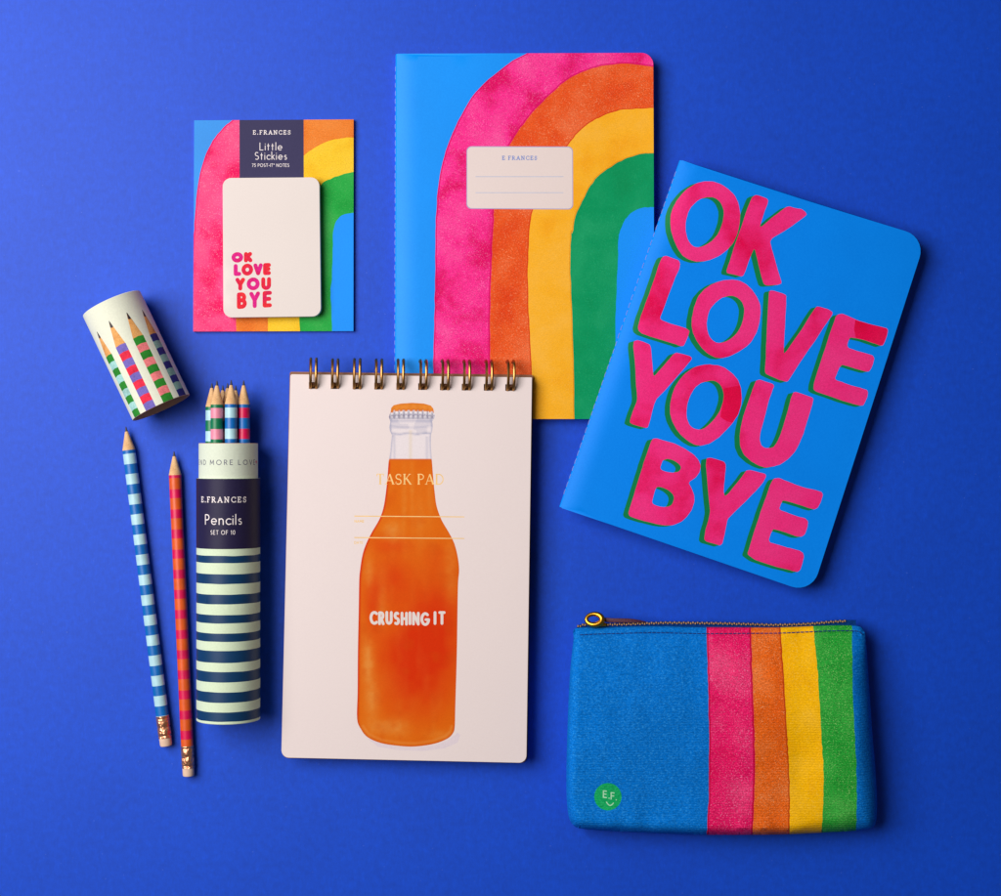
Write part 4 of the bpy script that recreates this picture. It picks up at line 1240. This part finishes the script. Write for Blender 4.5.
    for off in (1.5, 3, 5, 6.2, 7.5, 9):
        st += [(x, float(np.interp(x, topl[::-1, 0], topl[::-1, 1])) + off) for x in np.arange(578, 862, 3)]
    cxm, cym = 720.0, 735.0
    def skirt(p, w):
        # round the canvas under and in to the table
        c = np.array(P(cxm, cym, 0))
        dx, dy = c[0] - w[0], c[1] - w[1]
        n = math.hypot(dx, dy); dx /= n; dy /= n
        rows = []
        for fz, ins in ((.72, .2), (.42, 1.5), (.16, 5), (.03, 12)):
            rows.append((w[0] + dx * ins, w[1] + dy * ins, w[2] * fz))
        return rows
    art(t, out, L, spec, 'blue', sheet_map(zf), st, skirt)
    # row of stitches below the zip
    mb = MB()
    x = 580.0
    ty = lambda x: float(np.interp(x, topl[::-1, 0], topl[::-1, 1]))
    while x < 860:
        pts = []
        for q in (0, .5, 1):
            xx = x + 3.4 * q
            yy = ty(xx) + 6.3 - 1.2 * np.clip((xx - 690) / 150, 0, 1)
            h = float(zf(xx, yy)[0]) + .25 + .3 * math.sin(math.pi * q)
            pts.append(P(xx, yy, h))
        mb.add(tube(pts, .5, 6)); x += 4.5
    mb.build('seam_stitching', M['cv_thread'], t)
    # zip: tape, teeth
    zx = [577, 584, 600, 620, 665, 690, 720, 750, 772, 795, 813, 830, 843, 850]
    zy = [626.8, 624.6, 624.6, 624.4, 622.8, 623.0, 623.4, 624.2, 625.0, 624.6, 623.6, 622.0, 621.2, 621.6]
    zyf = lambda x: float(np.interp(x, zx, zy))
    V, F = [], []
    xs = np.arange(577, 858.1, 3)
    for i, x in enumerate(xs):
        y = zyf(x)
        for yy, h in ((ty(x) + 1.4, 19.5), (y + .8, 21.0), (y - .9, 21.0), (y - 1.5, 19.0), (y + .5, 10.0)):
            V.append(P(x, yy, h))
    for i in range(len(xs) - 1):
        for k in range(4):
            F.append((i * 5 + k, i * 5 + k + 1, i * 5 + k + 6, i * 5 + k + 5))
    mesh_obj('zip_tape', V, F, M['zip_tape'], t)
    mb = MB()
    x = 578.0; i = 0
    while x < 846:
        y = zyf(x) + (.35 if i % 2 else -.35)
        c = np.array(P(x, y, 21.8))
        w_, d_, h_ = .68, .95, 1.1
        v = [c + np.array((sx * w_, sy * d_, sz * h_)) for sz in (-1, 1) for sx, sy in ((-1, -1), (1, -1), (1, 1), (-1, 1))]
        v[4:] = [c + (q - c) * np.array((.75, .75, 1)) for q in v[4:]]
        mb.add((v, [(0, 1, 2, 3)[::-1], (4, 5, 6, 7), (0, 1, 5, 4), (1, 2, 6, 5), (2, 3, 7, 6), (3, 0, 4, 7)]))
        x += 2.3; i += 1
    mb.build('zip_teeth', M['teeth'], t, smooth=False)
    # slider with its ring and leather tab
    so = spline([(590, 623.4), (595, 622.4), (604, 622.2), (606.4, 624), (605.6, 626.4), (598, 626.8), (591, 626.2)], 4, True)
    V, F = [], []
    n = len(so)
    for sc_, h in ((.9, 20.5), (1, 22), (1, 24.6), (.8, 25.8), (.4, 26.2)):
        for (x, y) in so: V.append(P(598 + (x - 598) * sc_, 624.4 + (y - 624.4) * sc_, h))
    for r_ in range(4):
        for k in range(n): F.append((r_ * n + k, r_ * n + (k + 1) % n, (r_ + 1) * n + (k + 1) % n, (r_ + 1) * n + k))
    F.append(tuple(range(4 * n, 5 * n)))
    sl = mesh_obj('zip_slider', V, F, M['gold'], t)
    ring = []
    for k in range(28):
        a = 2 * math.pi * k / 28
        x, y = 594.2 + 7.8 * math.cos(a), 619.4 + 5.4 * math.sin(a)
        ring.append(P(x, y, 26.0 + 2.0 * math.sin(a + .4)))
    mesh_obj('pull_ring', *tube(ring, [2.5 + .5 * math.cos(2 * math.pi * k / 28 - .3) for k in range(28)], 10, True), M['gold'], sl)
    lo = spline([(603.6, 617.8), (612, 618.2), (626, 618.4), (636, 619.4), (646, 621.8), (640, 622.8), (626, 622.8), (612, 622.6), (604, 621.6)], 4, True)
    V, F = [], []
    n = len(lo)
    for sc_, h in ((1, 21.0), (1.0, 23.6), (.86, 24.6)):
        for (x, y) in lo: V.append(P(622 + (x - 622) * sc_, 620.2 + (y - 620.2) * sc_, h + (x - 604) * -.02))
    for r_ in range(2):
        for k in range(n): F.append((r_ * n + k, r_ * n + (k + 1) % n, (r_ + 1) * n + (k + 1) % n, (r_ + 1) * n + k))
    F.append(tuple(range(2 * n, 3 * n)))
    mesh_obj('leather_tab', V, F, M['leather'], sl)
build_pouch()

for o in bpy.data.objects:
    if '_base' in o.keys(): del o['_base']
